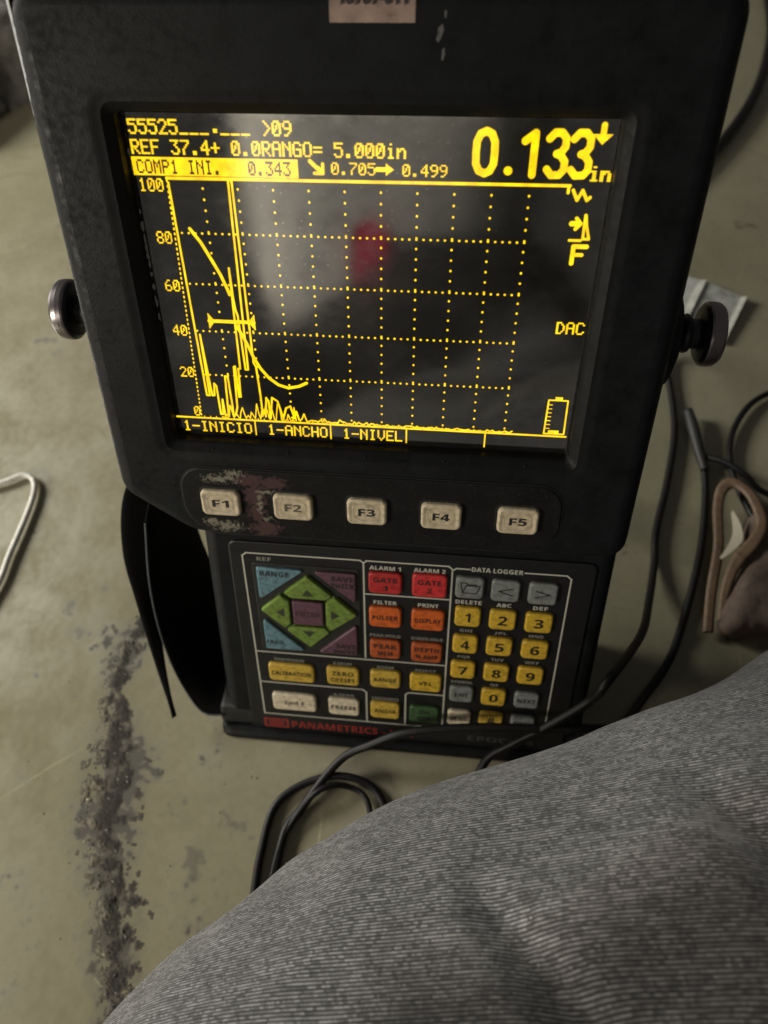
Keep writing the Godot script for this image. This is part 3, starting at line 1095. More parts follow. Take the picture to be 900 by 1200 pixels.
	var pad := [["blue_key", "-40.6 -97.0 -22.9 -97.0 -40.6 -112.2", blue], ["plum_key", "-20.6 -97 -4.9 -97 -4.9 -111.2", plum], ["blue_key", "-40.4 -121.6 -25 -137.4 -40.4 -137.4", blue], ["plum_key", "-4.9 -121.4 -4.9 -137.6 -20.4 -137.6", plum],
		["cursor_key", "-22.4 -99.2 -13.6 -107.9 -16.2 -110 -28.6 -110 -31.6 -107.9", lime], ["cursor_key", "-40.6 -116.9 -32.8 -109 -29.6 -111.9 -29.6 -122.8 -32 -125.4", lime], ["cursor_key", "-12.8 -108.4 -4.7 -116.6 -15 -125.6 -16.4 -122.6 -16.2 -111.4", lime], ["cursor_key", "-31.6 -126.2 -28.6 -124.2 -16.8 -124.2 -15.2 -126.2 -22.9 -134.6", lime], ["centre_key", "-28.6 -111.4 -17.2 -111.4 -17.2 -122.9 -28.6 -122.9", plum]]
	for i in pad.size():
		var pts := pairs(pad[i][1])
		var poly := []
		for p in pts:
			poly.append(p)
		if Geometry2D.is_polygon_clockwise(pts):
			poly.reverse()
		var k := put(pad[i][0], slab(rounded(poly, [0.7], 3), zt - 0.2, zt + (2.0 if i > 3 else 1.5), 0.6), pad[i][2], tool)
		var c := Vector2.ZERO
		for p in pts:
			c += p / pts.size()
		if i > 3 and i < 8:
			var d := (c - Vector2(-22.8, -117)).normalized()
			d = Vector2(signf(d.x), 0) if absf(d.x) > absf(d.y) else Vector2(0, signf(d.y))
			var s := Vector2(-d.y, d.x)
			st = begin()
			var t0 := c + d * 1.9
			var t1 := c - d * 1.3 + s * 2.4
			var t2 := c - d * 1.3 - s * 2.4
			var tz := zt + 2.04
			tri(st, f3(t0.x, t0.y, tz), f3(t1.x, t1.y, tz), f3(t2.x, t2.y, tz))
			put("arrow_symbol", done(st), mat(Color(0.03, 0.035, 0.015), 0.6), k)
		elif i == 0:
			letters("RANGE", -34.0, -99.3, zt + 1.54, 2.2, 10.5, inkm, k)
		elif i == 1:
			letters("SAVE", -9.6, -99.6, zt + 1.54, 2.1, 8.2, inkm, k)
			letters("THICK", -9.6, -102.8, zt + 1.54, 2.1, 8.6, inkm, k)
		elif i == 2:
			letters("FREQ", -36.6, -133.6, zt + 1.54, 2.1, 6.8, inkm, k)
		elif i == 3:
			letters("SAVE", -9.3, -133.0, zt + 1.54, 2.1, 7.6, inkm, k)
			letters("WAVE", -10.0, -135.9, zt + 1.54, 1.8, 8.6, inkm, k)
		else:
			letters("ENTER", -22.9, -117.2, zt + 2.04, 2.0, 9.2, mat(Color(0.05, 0.02, 0.03), 0.6), k)
	# maker's name below the keys
	var logo := mat(Color(0.26, 0.025, 0.022), 0.5)
	st = begin()
	for s in ["-45.6 -181.0 -36.0 -181.0 -36.0 -185.6 -45.6 -185.6 -45.6 -181.0", "-43.6 -182.6 -38 -182.6", "-43.6 -184.1 -38 -184.1"]:
		line_strip(st, pairs(s), 1.0, zt + 0.03)
	put("logo_box", done(st), logo, pan)
	letters("PANAMETRICS - NDT", -8.2, -183.2, zt + 0.08, 4.0, 52.0, logo, pan, "logo_lettering")
	letters("EPOCH 4", 53.0, -182.2, zt + 0.08, 3.0, 27.0, mat(Color(0.10, 0.10, 0.10), 0.35, 0.6), pan, "logo_lettering")

func build_fittings(black: Material) -> void:
	var steel := mat(Color(0.21, 0.185, 0.19), 0.30, 0.9)
	var dark := mat(Color(0.012, 0.012, 0.014), 0.38)
	for s in [-1.0, 1.0]:
		var x0: float = -82.0 if s < 0 else 83.4
		var ax := Vector3(s, 0, 0)
		var c := f3(x0, -13.6, -26)
		put("knob_boss", lathe(PackedVector2Array([Vector2(-0.004, 0.017), Vector2(0.0015, 0.017), Vector2(0.004, 0.0155), Vector2(0.0055, 0.012), Vector2(0.006, 0.0)]), c, ax), black, tool)
		var k := put("knob", lathe(PackedVector2Array([Vector2(0.0045, 0.0036), Vector2(0.0080, 0.0036), Vector2(0.0082, 0.0054), Vector2(0.0092, 0.0058), Vector2(0.0102, 0.0054), Vector2(0.0106, 0.0044), Vector2(0.0126, 0.0044), Vector2(0.0130, 0.0052), Vector2(0.0134, 0.0080), Vector2(0.0142, 0.0089)]), c, ax), dark, tool)
		put("knob_rim", lathe(PackedVector2Array([Vector2(0.0140, 0.0087), Vector2(0.0143, 0.0092), Vector2(0.0149, 0.0094), Vector2(0.0164, 0.0094), Vector2(0.0178, 0.0092), Vector2(0.0188, 0.0085), Vector2(0.0192, 0.0074), Vector2(0.0190, 0.0)]), c, ax), steel, k)
	# sticker folded over the top edge
	var st := begin()
	var cols := 10
	var prof := [[64.3, 0.14], [67.3, 0.14], [69.2, -0.25], [70.9, -1.3], [72.1, -3.0], [73.0, -5.4], [73.2, -9.0], [73.2, -16.0]]
	st.set_smooth_group(1)
	for i in prof.size() - 1:
		for j in cols:
			var xa := -6.2 + 18.8 * j / cols
			var xb := -6.2 + 18.8 * (j + 1) / cols
			var lift := 0.10 * sin(j * 0.9)
			quad(st, f3(xa, prof[i][0], prof[i][1]), f3(xb, prof[i][0] + (0.05 if i == 0 else 0.0), prof[i][1]), f3(xb, prof[i + 1][0], prof[i + 1][1]), f3(xa, prof[i + 1][0], prof[i + 1][1]))
	var sticker := put("sticker", done(st), worn(Color(0.44, 0.325, 0.285), 0.75, 30.0), tool)
	letters_tilted("10707-011", 3.2, 68.9, 0.10, 2.6, 15.0, mat(Color(0.035, 0.03, 0.035), 0.7), sticker)
	for q in ["17.6 63.4 18.6 64.2 18.9 63.0 18.3 61.6 17.7 60.6 17.2 61.3 17.9 62.4", "18.6 59.4 19.2 59.8 19.3 58.4 18.9 57.2 18.5 57.6 18.7 58.6", "18.9 66.6 19.4 66.6 19.3 65.2 18.9 65.3"]:
		var poly := pairs(q)
		if Geometry2D.is_polygon_clockwise(poly):
			poly.reverse()
		put("scuff", slab(poly, -0.05, 0.03, 0.01), mat(Color(0.10, 0.10, 0.098), 0.7), tool)
	# hand strap along the left of the lower housing
	var web := worn(Color(0.0065, 0.0068, 0.0075), 0.85, 60.0, 0.08)
	web.metallic_specular = 0.22
	var le := PackedVector3Array([f3(-77, -70, -20), f3(-85.5, -92, -18), f3(-89.6, -122, -18), f3(-89.6, -150, -17), f3(-83.5, -170, -12), f3(-73, -181, -5), f3(-63.5, -183, -6)])
	var re := PackedVector3Array([f3(-74, -70, -50), f3(-82, -97, -54), f3(-82.5, -122, -56), f3(-78, -146, -56), f3(-71, -165, -54), f3(-64, -172, -48), f3(-60, -170, -42)])
	var strap := put("hand_strap", band(le, re, 0.003), web, tool)
	put("edge_piping", tube(smooth_line(PackedVector3Array([le[1], le[2], le[3], le[4], le[5], le[6]]), 4), 0.00045, 6, 0.003), mat(Color(0.055, 0.06, 0.065), 0.7), strap)
	var l2 := PackedVector3Array([f3(-82, -66, -34), f3(-97, -86, -30), f3(-102, -112, -26), f3(-98.5, -136, -20), f3(-92, -163, -11), f3(-84.2, -181.5, -1)])
	var r2 := PackedVector3Array([f3(-74, -66, -44), f3(-80, -86, -40), f3(-89, -112, -34), f3(-92, -138, -26), f3(-89, -161, -14), f3(-83.4, -180.5, -1)])
	put("strap_flap", band(l2, r2, 0.0022), web, tool)
	# wire stand behind
	put("rear_stand", tube(PackedVector3Array([f3(-50, -20, -60), f3(-50, -100, -105), Vector3(-0.05, 0.003, -0.135).rotated(Vector3.RIGHT, deg_to_rad(LEAN)), Vector3(0.05, 0.003, -0.135).rotated(Vector3.RIGHT, deg_to_rad(LEAN)), f3(50, -100, -105), f3(50, -20, -60)]), 0.003, 8, 0.006), dark, tool)

func letters_tilted(s: String, x: float, y: float, z: float, h: float, w: float, m: Material, parent: Node) -> void:
	letters(s, x, y, z, h, w, m, parent)
	var o := parent.get_child(parent.get_child_count() - 1) as Node3D
	o.rotation_degrees.x = -12.0
	o.position.z += 0.0001

# ---------------------------------------------------------------- the photographer's leg
var folds: FastNoiseLite
func leg_field(p: Vector3) -> float:
	var knee := Vector3(0.0145, 0.064, 0.144)
	var shin := Vector3(0.105, 0.0854, 0.0782)
	var d := cone(p, knee, shin, 0.0706, 0.061)
	d = smin(d, cone(p, knee, Vector3(0.14, 0.115, 0.45), 0.0706, 0.100), 0.07)
	d = smin(d, cone(p, shin, Vector3(0.30, 0.0653, -0.1014), 0.060, 0.0512), 0.05)
	d = smin(d, cone(p, Vector3(0.0463, 0.07, 0.0922), Vector3(0.0963, 0.08, 0.0922), 0.0547, 0.0547), 0.05)
	if p.z > 0.18:
		d = smin(d, cone(p, Vector3(0.0, 0.125, 0.50), Vector3(0.02, 0.19, 0.50), 0.135, 0.13), 0.05)
		d = smin(d, cone(p, Vector3(-0.05, 0.115, 0.47), Vector3(-0.30, 0.075, 0.34), 0.10, 0.074), 0.05)
		d = smin(d, cone(p, Vector3(-0.30, 0.072, 0.34), Vector3(-0.05, 0.055, 0.27), 0.070, 0.045), 0.03)
	if d > 0.03 or d < -0.03:
		return d
	# long creases running back from the knee
	d += crease(p, Vector3(0.031, 0.14, 0.050), Vector3(0.060, 0.14, 0.081), 0.0044, 0.0046)
	d += crease(p, Vector3(0.080, 0.14, 0.024), Vector3(0.102, 0.14, 0.050), 0.0050, 0.0040)
	d += 0.0022 * folds.get_noise_3dv(p * 100.0)
	return d

func crease(p: Vector3, a: Vector3, b: Vector3, w: float, deep: float) -> float:
	var ab := Vector2(b.x - a.x, b.z - a.z)
	var q := Vector2(p.x - a.x, p.z - a.z)
	var t := clampf(q.dot(ab) / ab.length_squared(), 0, 1.6)
	var r := (q - ab * t).length() / (w * (0.9 + 0.3 * minf(t, 1.0)))
	return deep * exp(-r * r) * smoothstep(0.0, 0.6, t) * (1.0 - smoothstep(0.95, 1.55, t))

func leg_uv(p: Vector3) -> Vector2:
	var g := 0.0
	if p.x > 0.10:
		var t := minf(p.x, 0.16) - 0.10
		g = -(t * t / 0.10 + maxf(0.0, p.x - 0.16) * 1.2)
	var wob := 0.0007 * folds.get_noise_3dv(p * 45.0)
	return Vector2((p.x * 0.96 - 0.25 * p.z) / 0.12, (p.z + 0.55 * p.y - g + wob) / 0.060)

func leg_tint(p: Vector3) -> Color:   # light falloff painted in along with dry knee dust, an old rusty stain further up the thigh
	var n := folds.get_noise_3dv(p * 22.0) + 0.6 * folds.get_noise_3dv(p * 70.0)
	var dust_and_light := clampf(0.45 + (0.066 - 0.75 * p.z - 0.65 * p.x) * 20.0 + 0.8 * n, 0.0, 1.0)
	var c := Color(0.42, 0.41, 0.405).lerp(Color(2.1, 2.08, 2.0), dust_and_light)
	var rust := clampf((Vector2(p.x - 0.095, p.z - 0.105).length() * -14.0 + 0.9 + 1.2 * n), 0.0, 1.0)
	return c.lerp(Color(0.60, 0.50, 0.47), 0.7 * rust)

func denim() -> Array:
	var n := 1024
	var ribs := 64
	var a := noise(0.010, 71, 4).get_seamless_image(n, n)
	var cols := Image.create(n, n, false, Image.FORMAT_RGB8)
	var hgt := Image.create(n, n, false, Image.FORMAT_RGB8)
	rng.seed = 77
	var per := n / ribs
	for r in ribs:
		# a yarn: dashes of lighter and darker fibre one after the other
		var tone := PackedFloat32Array()
		tone.resize(n)
		var x := 0
		while x < n:
			var ln := rng.randi_range(3, 12)
			var v := clampf(rng.randfn(0.5, 0.34), 0.0, 1.0)
			for k in ln:
				if x + k < n:
					tone[x + k] = v
			x += ln
		var shift := rng.randf_range(-1.2, 1.2)
		for xx in n:
			var t := (tone[xx] + tone[(xx + 1) % n]) * 0.5
			var wav := 0.5 * sin(xx * TAU * 3.0 / n + r * 0.4) + 0.5 * sin(xx * TAU * 7.0 / n + r * 0.7) + shift * 0.4
			for yy in per:
				var y := r * per + yy
				var ph := (yy + 0.5 + wav) / per
				var bump := pow(0.5 - 0.5 * cos(TAU * ph), 1.25)
				var big := a.get_pixel(xx, y).r
				var fuzz := rng.randf()
				var lum := lerpf(0.030, 0.095 + 0.20 * t, bump) * (0.78 + 0.44 * big) * (0.45 + 1.1 * fuzz)
				cols.set_pixel(xx, y, Color(lum, lum * 0.985, lum * 0.99).linear_to_srgb())
				var h := bump * (0.75 + 0.25 * t) + 0.06 * fuzz
				hgt.set_pixel(xx, y, Color(h * 0.9, h * 0.9, h * 0.9))
	return [ImageTexture.create_from_image(cols), ImageTexture.create_from_image(hgt)]

func build_leg() -> void:
	folds = noise(0.18, 81, 2)
	var t := denim()
	var m := StandardMaterial3D.new()
	m.albedo_texture = t[0]
	m.roughness = 0.95
	m.metallic_specular = 0.2
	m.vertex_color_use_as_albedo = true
	m.rim_enabled = true
	m.rim = 0.35
	m.heightmap_enabled = true
	m.heightmap_texture = t[1]
	m.heightmap_scale = 0.018
	var p := thing("person", "person sitting cross-legged in dark grey ribbed denim trousers, bent knee in the foreground", "person", Vector3(0.03, 0, 0.11))
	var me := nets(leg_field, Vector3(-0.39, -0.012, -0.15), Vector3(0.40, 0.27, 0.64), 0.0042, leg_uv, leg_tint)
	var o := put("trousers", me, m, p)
	o.position = -p.position
	var chest := func(q: Vector3) -> float:
		var e := smin(cone(q, Vector3(-0.085, 0.27, 0.53), Vector3(-0.10, 0.44, 0.52), 0.11, 0.12), cone(q, Vector3(-0.02, 0.27, 0.53), Vector3(0.0, 0.44, 0.52), 0.11, 0.12), 0.04)
		return e + 0.006 * folds.get_noise_3dv(q * 14.0)
	o = put("shirt", nets(chest, Vector3(-0.24, 0.08, 0.32), Vector3(0.24, 0.66, 0.68), 0.012, func(q): return Vector2(q.x, q.y), func(_q): return Color.WHITE), worn(Color(0.90, 0.90, 0.91), 0.9, 8.0), p)
	o.position = -p.position
	o = put("badge", slab(box_outline(0, 0, 32, 58, 15), 0, 3, 1.0), mat(Color(0.80, 0.05, 0.14), 0.5), o)
	o.position = Vector3(-0.062, 0.066, 0.404)

# ---------------------------------------------------------------- cables
func flat_path(s: String, h := 0.0) -> PackedVector3Array:   # x z pairs, or x y z triples when h < 0
	var out := PackedVector3Array()
	if h < 0.0:
		var n := s.split_floats(" ", false)
		for i in range(0, n.size() - 2, 3):
			out.append(Vector3(n[i], n[i + 1], n[i + 2]))
	else:
		for p in pairs(s):
			out.append(Vector3(p.x, h, p.y))
	return out

func build_cables() -> void:
	var rubber := worn(Color(0.008, 0.0085, 0.009), 0.48, 40.0)
	rubber.metallic_specular = 0.35
	var dull := worn(Color(0.020, 0.020, 0.020), 0.6, 40.0)
	var o := put("probe_cable", tube(flat_path("0.075 0.06 -0.20 0.110 0.03 -0.225 0.132 0.008 -0.222 0.1385 0.0024 -0.205 0.139 0.0024 -0.172 0.133 0.0024 -0.141 0.125 0.0024 -0.111 0.1225 0.003 -0.093 0.1165 0.010 -0.070 0.106 0.032 -0.046 0.0871 0.0572 -0.0190 0.0817 0.0454 -0.0134 0.0681 0.0313 -0.0062 0.0563 0.0214 -0.0010 0.046 0.012 0.006 0.040 0.0032 0.03 0.045 0.0032 0.09", -1), 0.00175), rubber)
	tag(o, "black cable hanging below the right knob and crossing the keypad's lower right corner", "cable")
	var b := thing("connector_cable", "black cable with grey connector boot standing on the floor right of the instrument", "cable", Vector3(0.148, 0, -0.173))
	var c := put("cable", tube(flat_path("0.149 0.0030 -0.160 0.151 0.0022 -0.142 0.147 0.0022 -0.113 0.140 0.0022 -0.086 0.127 0.0022 -0.050 0.112 0.008 -0.028 0.098 0.024 -0.0115 0.0840 0.0324 -0.0068 0.0683 0.0300 -0.0058 0.0424 0.0282 -0.0046 0.0160 0.0226 -0.0018 0.0010 0.0146 0.0025 -0.012 0.0070 0.0085 -0.026 0.0022 0.028 -0.032 0.0022 0.042 -0.033 0.0022 0.09", -1), 0.00175), rubber, b)
	c.position = -b.position
	var bt := put("connector_boot", tube(flat_path("0.1455 0.006 -0.181 0.147 0.0055 -0.172 0.149 0.0042 -0.158 0.1508 0.0036 -0.146", -1), 0.004, 12, 0.002, PackedFloat32Array([0.0024, 0.0030, 0.0027, 0.0020])), dull, b)
	bt.position = -b.position
	o = put("looped_cable", tube(flat_path("-0.038 0.0017 0.10 -0.0395 0.0017 0.062 -0.0395 0.0017 0.045 -0.0365 0.0017 0.027 -0.024 0.0019 0.017 -0.008 0.0040 0.014 0.006 0.0017 0.021 0.016 0.0017 0.05", -1), 0.0016), rubber)
	tag(o, "black cable bent in an arch on the floor between the knee and the instrument's foot", "cable")
	o = put("looped_cable", tube(flat_path("-0.034 0.0028 0.09 -0.033 0.0028 0.048 -0.028 0.0028 0.032 -0.018 0.0066 0.020 -0.006 0.0024 0.018 0.002 0.0024 0.026 0.008 0.0024 0.06", -1), 0.0012), rubber)
	tag(o, "thin inner loop of black cable beside the knee, inside the larger arch", "cable")
	o = put("coiled_cable", tube(flat_path("0.24 0.003 -0.215 0.205 0.003 -0.204 0.189 0.003 -0.197 0.177 0.003 -0.187 0.167 0.003 -0.169 0.1640 0.003 -0.149 0.168 0.0055 -0.124 0.176 0.008 -0.104 0.20 0.006 -0.06", -1), 0.0016), rubber)
	tag(o, "black cable curving in from the right edge and down over the brown leather pouch", "cable")
	o = put("coiled_cable", tube(flat_path("0.151 0.0028 -0.155 0.160 0.0070 -0.149 0.168 0.0080 -0.1415 0.179 0.0040 -0.134 0.215 0.003 -0.122", -1), 0.0016), rubber)
	tag(o, "short black cable crossing the curved one near the connector boot", "cable")
	o = put("trailing_cable", tube(flat_path("0.250 0.004 -0.66 0.244 0.004 -0.56 0.233 0.004 -0.503 0.215 0.004 -0.452 0.186 0.004 -0.400 0.150 0.004 -0.35 0.11 0.004 -0.30", -1), 0.0033), rubber)
	tag(o, "thick black cable running from the upper right corner behind the instrument's screen", "cable")
	o = put("white_cord", tube(flat_path("-0.30 0.0025 -0.085 -0.235 0.0025 -0.103 -0.206 0.0025 -0.115 -0.196 0.0025 -0.1205 -0.1895 0.0025 -0.118 -0.1865 0.0025 -0.110 -0.186 0.0025 -0.096 -0.187 0.0025 -0.075 -0.188 0.0025 -0.055 -0.20 0.0025 -0.02 -0.25 0.0025 0.05", -1), 0.0015), worn(Color(0.78, 0.78, 0.74), 0.5, 40.0))
	tag(o, "white cord doubled back in a loop at the left edge", "cord")

# ---------------------------------------------------------------- small things on the floor
func build_clutter() -> void:
	# folded white card behind the right knob
	var card := thing("plastic_sheet", "translucent white plastic sheet with a fold lying behind the right knob", "plastic sheet", Vector3(0.168, 0, -0.258))
	var st := begin()
	var a := Vector3(0.138, 0.0012, -0.290)
	var b := Vector3(0.186, 0.0030, -0.266)
	var c := Vector3(0.170, 0.0014, -0.232)
	var d := Vector3(0.124, 0.0010, -0.256)
	st.set_smooth_group(-1)
	var m1 := a.lerp(b, 0.55) + Vector3(0, 0.0022, 0)
	var m2 := d.lerp(c, 0.55) + Vector3(0, 0.0022, 0)
	for q in [[a, d, m2, m1], [m1, m2, c, b]]:
		quad(st, q[0], q[1], q[2], q[3])
		var dn := Vector3(0, -0.0006, 0)
		quad(st, q[3] + dn, q[2] + dn, q[1] + dn, q[0] + dn)
		for k in 4:
			quad(st, q[(k + 1) % 4], q[k], q[k] + dn, q[(k + 1) % 4] + dn)
	var film := worn(Color(0.62, 0.64, 0.63), 0.35, 20.0)
	film.transparency = BaseMaterial3D.TRANSPARENCY_ALPHA
	film.albedo_color.a = 0.72
	var o := put("sheet", done(st), film, card)
	o.position = -card.position
	st = begin()
	for q in [[b, c, 0.10], [m1, m2, 0.05]]:
		var e := Vector3(0.004, 0.0008, 0.001)
		quad(st, q[0] - e, q[1] - e, q[1] + e * 0.3 + Vector3(0, 0.0008, 0), q[0] + e * 0.3 + Vector3(0, 0.0008, 0))
	o = put("folded_edge", done(st), worn(Color(0.60, 0.62, 0.58), 0.7, 20.0), card)
	o.position = -card.position
	build_pouch()
	build_shade_lump()
	build_dirt()

func build_pouch() -> void:
	var p := thing("leather_pouch", "dark brown leather pouch with tan edging and pale lining by the knee", "pouch", Vector3(0.18, 0, -0.09))
	var nz := noise(0.35, 91, 3)
	var fld := func(q: Vector3) -> float:
		var mid := Vector3(0.1455 - 0.36 * (q.z + 0.06) + 0.055, 0.005, -0.092)
		var e := q - mid
		var dd := Vector3(maxf(absf(e.x) - 0.046, 0), maxf(absf(e.y) - 0.001, 0), maxf(absf(e.z) - 0.026, 0)).length() - 0.008
		return dd + 0.004 * nz.get_noise_3dv(q * 90.0)
	var leather := worn(Color(0.15, 0.105, 0.082), 0.6, 30.0, 0.05)
	var o := put("flap", nets(fld, Vector3(0.13, -0.01, -0.17), Vector3(0.27, 0.035, -0.01), 0.003, func(q): return Vector2(q.x, q.z), func(_q): return Color.WHITE), leather, p)
	o.position = -p.position
	var tan_ := worn(Color(0.17, 0.11, 0.065), 0.6, 40.0)
	o = put("edging", band(flat_path("0.1405 0.004 -0.0605 0.1435 0.006 -0.080 0.1485 0.008 -0.102 0.1500 0.009 -0.121 0.1535 0.010 -0.1335 0.161 0.011 -0.1375 0.1690 0.013 -0.128 0.1715 0.015 -0.112 0.1665 0.015 -0.100 0.1600 0.013 -0.0925", -1), flat_path("0.1450 0.004 -0.0605 0.1480 0.006 -0.079 0.1530 0.008 -0.101 0.1545 0.009 -0.119 0.1570 0.010 -0.1290 0.161 0.011 -0.1315 0.1650 0.013 -0.125 0.1665 0.014 -0.112 0.1625 0.014 -0.104 0.1560 0.012 -0.097", -1), 0.0022, 6), tan_, p)
	o.position = -p.position
	o = put("edging", band(flat_path("0.1600 0.013 -0.0925 0.1560 0.0105 -0.086 0.1525 0.0085 -0.077 0.1495 0.007 -0.064", -1), flat_path("0.1560 0.012 -0.097 0.1520 0.0100 -0.089 0.1488 0.0080 -0.079 0.1462 0.007 -0.065", -1), 0.0020, 6), tan_, p)
	o.position = -p.position
	var st := begin()
	st.set_smooth_group(1)
	var l := smooth_line(flat_path("0.1575 0.012 -0.1185 0.1570 0.012 -0.108 0.1540 0.0115 -0.101 0.1500 0.0105 -0.0950", -1), 6)
	var r := smooth_line(flat_path("0.1580 0.012 -0.1190 0.1605 0.0125 -0.110 0.1595 0.0120 -0.102 0.1510 0.0105 -0.0945", -1), 6)
	for i in l.size() - 1:
		quad(st, l[i], l[i + 1], r[i + 1], r[i])
		var dn := Vector3(0, -0.0015, 0)
		quad(st, r[i] + dn, r[i + 1] + dn, l[i + 1] + dn, l[i] + dn)
	o = put("lining", done(st), mat(Color(0.62, 0.56, 0.43), 0.6), p)
	o.position = -p.position

func build_shade_lump() -> void:  # grey lump added where the floor corner is in shade
	var nz := noise(0.14, 95, 4)
	var fld := func(q: Vector3) -> float:
		var e := (q - Vector3(-0.420, 0.0, -0.52)) / Vector3(0.130, 0.080, 0.16)
		return (e.length() - 1.0) * 0.08 + 0.014 * nz.get_noise_3dv(q * 100.0)
	var o := put("grey_shade_lump", nets(fld, Vector3(-0.60, -0.01, -0.74), Vector3(-0.28, 0.11, -0.36), 0.006, func(q): return Vector2(q.x, q.z), func(_q): return Color.WHITE), worn(Color(0.24, 0.23, 0.22), 0.9, 12.0, 0.2))
	tag(o, "rumpled grey cloth added for shadow at the upper left corner behind the instrument", "lump")

func build_crust() -> void:   # dried dirt swept into a ragged ridge
	var road := [Vector2(-0.104, -0.068), Vector2(-0.112, -0.049), Vector2(-0.116, -0.032), Vector2(-0.117, -0.016), Vector2(-0.111, 0.005), Vector2(-0.108, 0.020), Vector2(-0.105, 0.036), Vector2(-0.101, 0.052), Vector2(-0.092, 0.072), Vector2(-0.083, 0.10)]
	var wide := [0.0025, 0.0048, 0.0055, 0.0055, 0.0085, 0.0125, 0.0115, 0.0085, 0.0100, 0.0075]
	var big := noise(0.11, 131, 4)
	var small := noise(0.40, 132, 3)
	var cell := 0.0006
	var nx := 110
	var ny := 290
	var x0 := -0.138
	var z0 := -0.07
	var hs := PackedFloat32Array()
	var sd := PackedFloat32Array()
	for j in ny + 1:
		for i in nx + 1:
			var p := Vector2(x0 + i * cell, z0 + j * cell)
			var best := -9.0
			var side := 0.0
			for k in road.size() - 1:
				var a: Vector2 = road[k]
				var ab: Vector2 = road[k + 1] - a
				var t := clampf((p - a).dot(ab) / ab.length_squared(), 0, 1)
				var w := lerpf(wide[k], wide[k + 1], t)
				var v := 1.0 - p.distance_to(a + ab * t) / w
				if v > best:
					best = v
					side = (p.x - a.x - ab.x * t) / w
			hs.append(best - 0.50 + 1.5 * big.get_noise_2d(p.x * 1000, p.y * 1000) + 0.40 * small.get_noise_2d(p.x * 1000, p.y * 1000))
			sd.append(side)
	var st := begin()
	st.set_smooth_group(1)
	var w1 := nx + 1
	for j in ny:
		for i in nx:
			var q := [j * w1 + i, (j + 1) * w1 + i, (j + 1) * w1 + i + 1, j * w1 + i + 1]
			if maxf(maxf(hs[q[0]], hs[q[1]]), maxf(hs[q[2]], hs[q[3]])) <= 0.0:
				continue
			for k in [0, 2, 1, 0, 3, 2]:
				var id: int = q[k]
				var x := x0 + (id % w1) * cell
				var z := z0 + (id / w1) * cell
				var f := small.get_noise_2d(x * 1900, z * 1900)
				var b := big.get_noise_2d(x * 700 + 50, z * 700)
				var h := clampf(hs[id], 0.0, 1.0)
				var g := 0.013 + 0.022 * clampf(f + 0.4, 0, 1) + 0.035 * clampf(b, 0, 1)
				var col := Color(g * 1.18, g, g * 0.80)
				var pale := clampf((-sd[id] - 0.30) * 2.2 + 1.3 * b + 0.8 * f, 0, 1)
				col = col.lerp(Color(0.17, 0.150, 0.105), pale * 0.7)
				if f > 0.62:
					col = col.lerp(Color(0.34, 0.32, 0.27), 0.7)
				col = Color(0.075, 0.066, 0.050).lerp(col, clampf(h * 6.0, 0, 1))
				st.set_color(col)
				st.add_vertex(Vector3(x, 0.00005 + pow(h, 0.9) * (0.0002 + 0.0004 * clampf(f + 0.5, 0, 1.2) + 0.0007 * pale), z))
	var m := mat(Color.WHITE, 0.92)
	m.vertex_color_use_as_albedo = true
	var o := put("dirt_crust", done(st), m)
	o.set_meta("kind", "stuff")
	tag(o, "ragged ridge of dried dark dirt running down the floor left of the knee", "dirt")

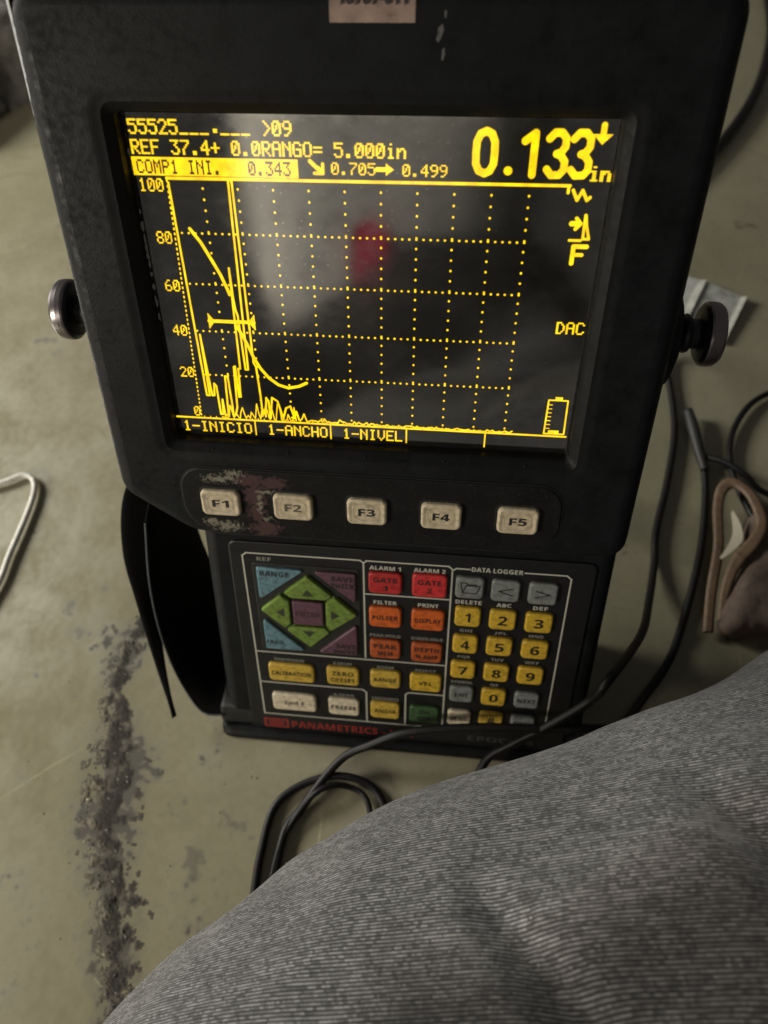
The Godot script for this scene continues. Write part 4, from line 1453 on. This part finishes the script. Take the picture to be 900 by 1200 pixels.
func build_dirt() -> void:
	build_crust()
	rng.seed = 1234
	var road := PackedVector2Array([Vector2(-0.108, -0.062), Vector2(-0.113, -0.049), Vector2(-0.117, -0.032), Vector2(-0.119, -0.016), Vector2(-0.113, 0.005), Vector2(-0.110, 0.020), Vector2(-0.107, 0.040), Vector2(-0.100, 0.058), Vector2(-0.092, 0.075), Vector2(-0.083, 0.10)])
	var wide := [0.002, 0.0035, 0.0045, 0.004, 0.006, 0.008, 0.008, 0.0065, 0.0065, 0.005]
	# crumbs
	var st := begin()
	var pts := PackedVector3Array()
	for k in 14:
		var yy := 1.0 - 2.0 * (k + 0.5) / 14
		var rr := sqrt(1 - yy * yy)
		pts.append(Vector3(cos(k * 2.4) * rr, yy, sin(k * 2.4) * rr) * rng.randf_range(0.7, 1.15))
	var ico := [[0, 1, 2]]
	var sp := SphereMesh.new()
	sp.radial_segments = 6
	sp.rings = 3
	var arr := sp.get_mesh_arrays()
	var vs: PackedVector3Array = arr[Mesh.ARRAY_VERTEX]
	var ix: PackedInt32Array = arr[Mesh.ARRAY_INDEX]
	var hash := {}
	st.set_smooth_group(-1)
	for i in ix:
		var key := Vector3i(vs[i] * 1000)
		if not hash.has(key):
			hash[key] = rng.randf_range(0.6, 1.25)
		st.add_vertex(vs[i] * hash[key] * 2.0)
	st.generate_normals()
	var crumb := st.commit()
	var mm := MultiMesh.new()
	mm.transform_format = MultiMesh.TRANSFORM_3D
	mm.use_colors = true
	mm.mesh = crumb
	var n := 800
	var clump := noise(0.16, 99, 3)
	mm.instance_count = n
	for i in n:
		var s := rng.randf() * (road.size() - 1.001)
		var j := int(s)
		var t := s - j
		var c := road[j].lerp(road[j + 1], t)
		var w: float = lerpf(wide[j], wide[j + 1], t)
		var off := rng.randfn(0, 0.45) * w
		var pale := false
		if rng.randf() < 0.30:
			off = -w * rng.randf_range(0.7, 1.25)
			pale = rng.randf() < 0.6
		var p := c + Vector2(off, rng.randfn(0, 0.002))
		if rng.randf() < 0.10:
			p = Vector2(rng.randf_range(-0.16, -0.04), rng.randf_range(-0.07, 0.10))
		var r := absf(rng.randfn(0.0, 0.00017)) + 0.00006
		if clump.get_noise_2d(p.x * 1000.0, p.y * 1000.0) < -0.08 and rng.randf() < 0.85:
			r *= 0.35
		if rng.randf() < 0.04:
			r *= 2.2
		var b := Basis.from_euler(Vector3(rng.randf() * 6, rng.randf() * 6, rng.randf() * 6)).scaled(Vector3(r * rng.randf_range(0.8, 1.5), r * 0.8, r))
		mm.set_instance_transform(i, Transform3D(b, Vector3(p.x, r * 0.35, p.y)))
		var g := rng.randf_range(0.03, 0.10)
		var col := Color(g * 1.05, g * 0.95, g * 0.8)
		if pale:
			g = rng.randf_range(0.16, 0.38)
			col = Color(g, g * 0.90, g * 0.68)
		elif rng.randf() < 0.03:
			col = Color(0.5, 0.49, 0.45)
		mm.set_instance_color(i, col)
	var o := MultiMeshInstance3D.new()
	o.name = "dirt_crumbs"
	o.multimesh = mm
	var m := mat(Color.WHITE, 0.9)
	m.vertex_color_use_as_albedo = true
	o.material_override = m
	add_child(o, true)
	o.set_meta("kind", "stuff")
	tag(o, "loose dirt crumbs and grit scattered along the dark ridge of dirt", "dirt")
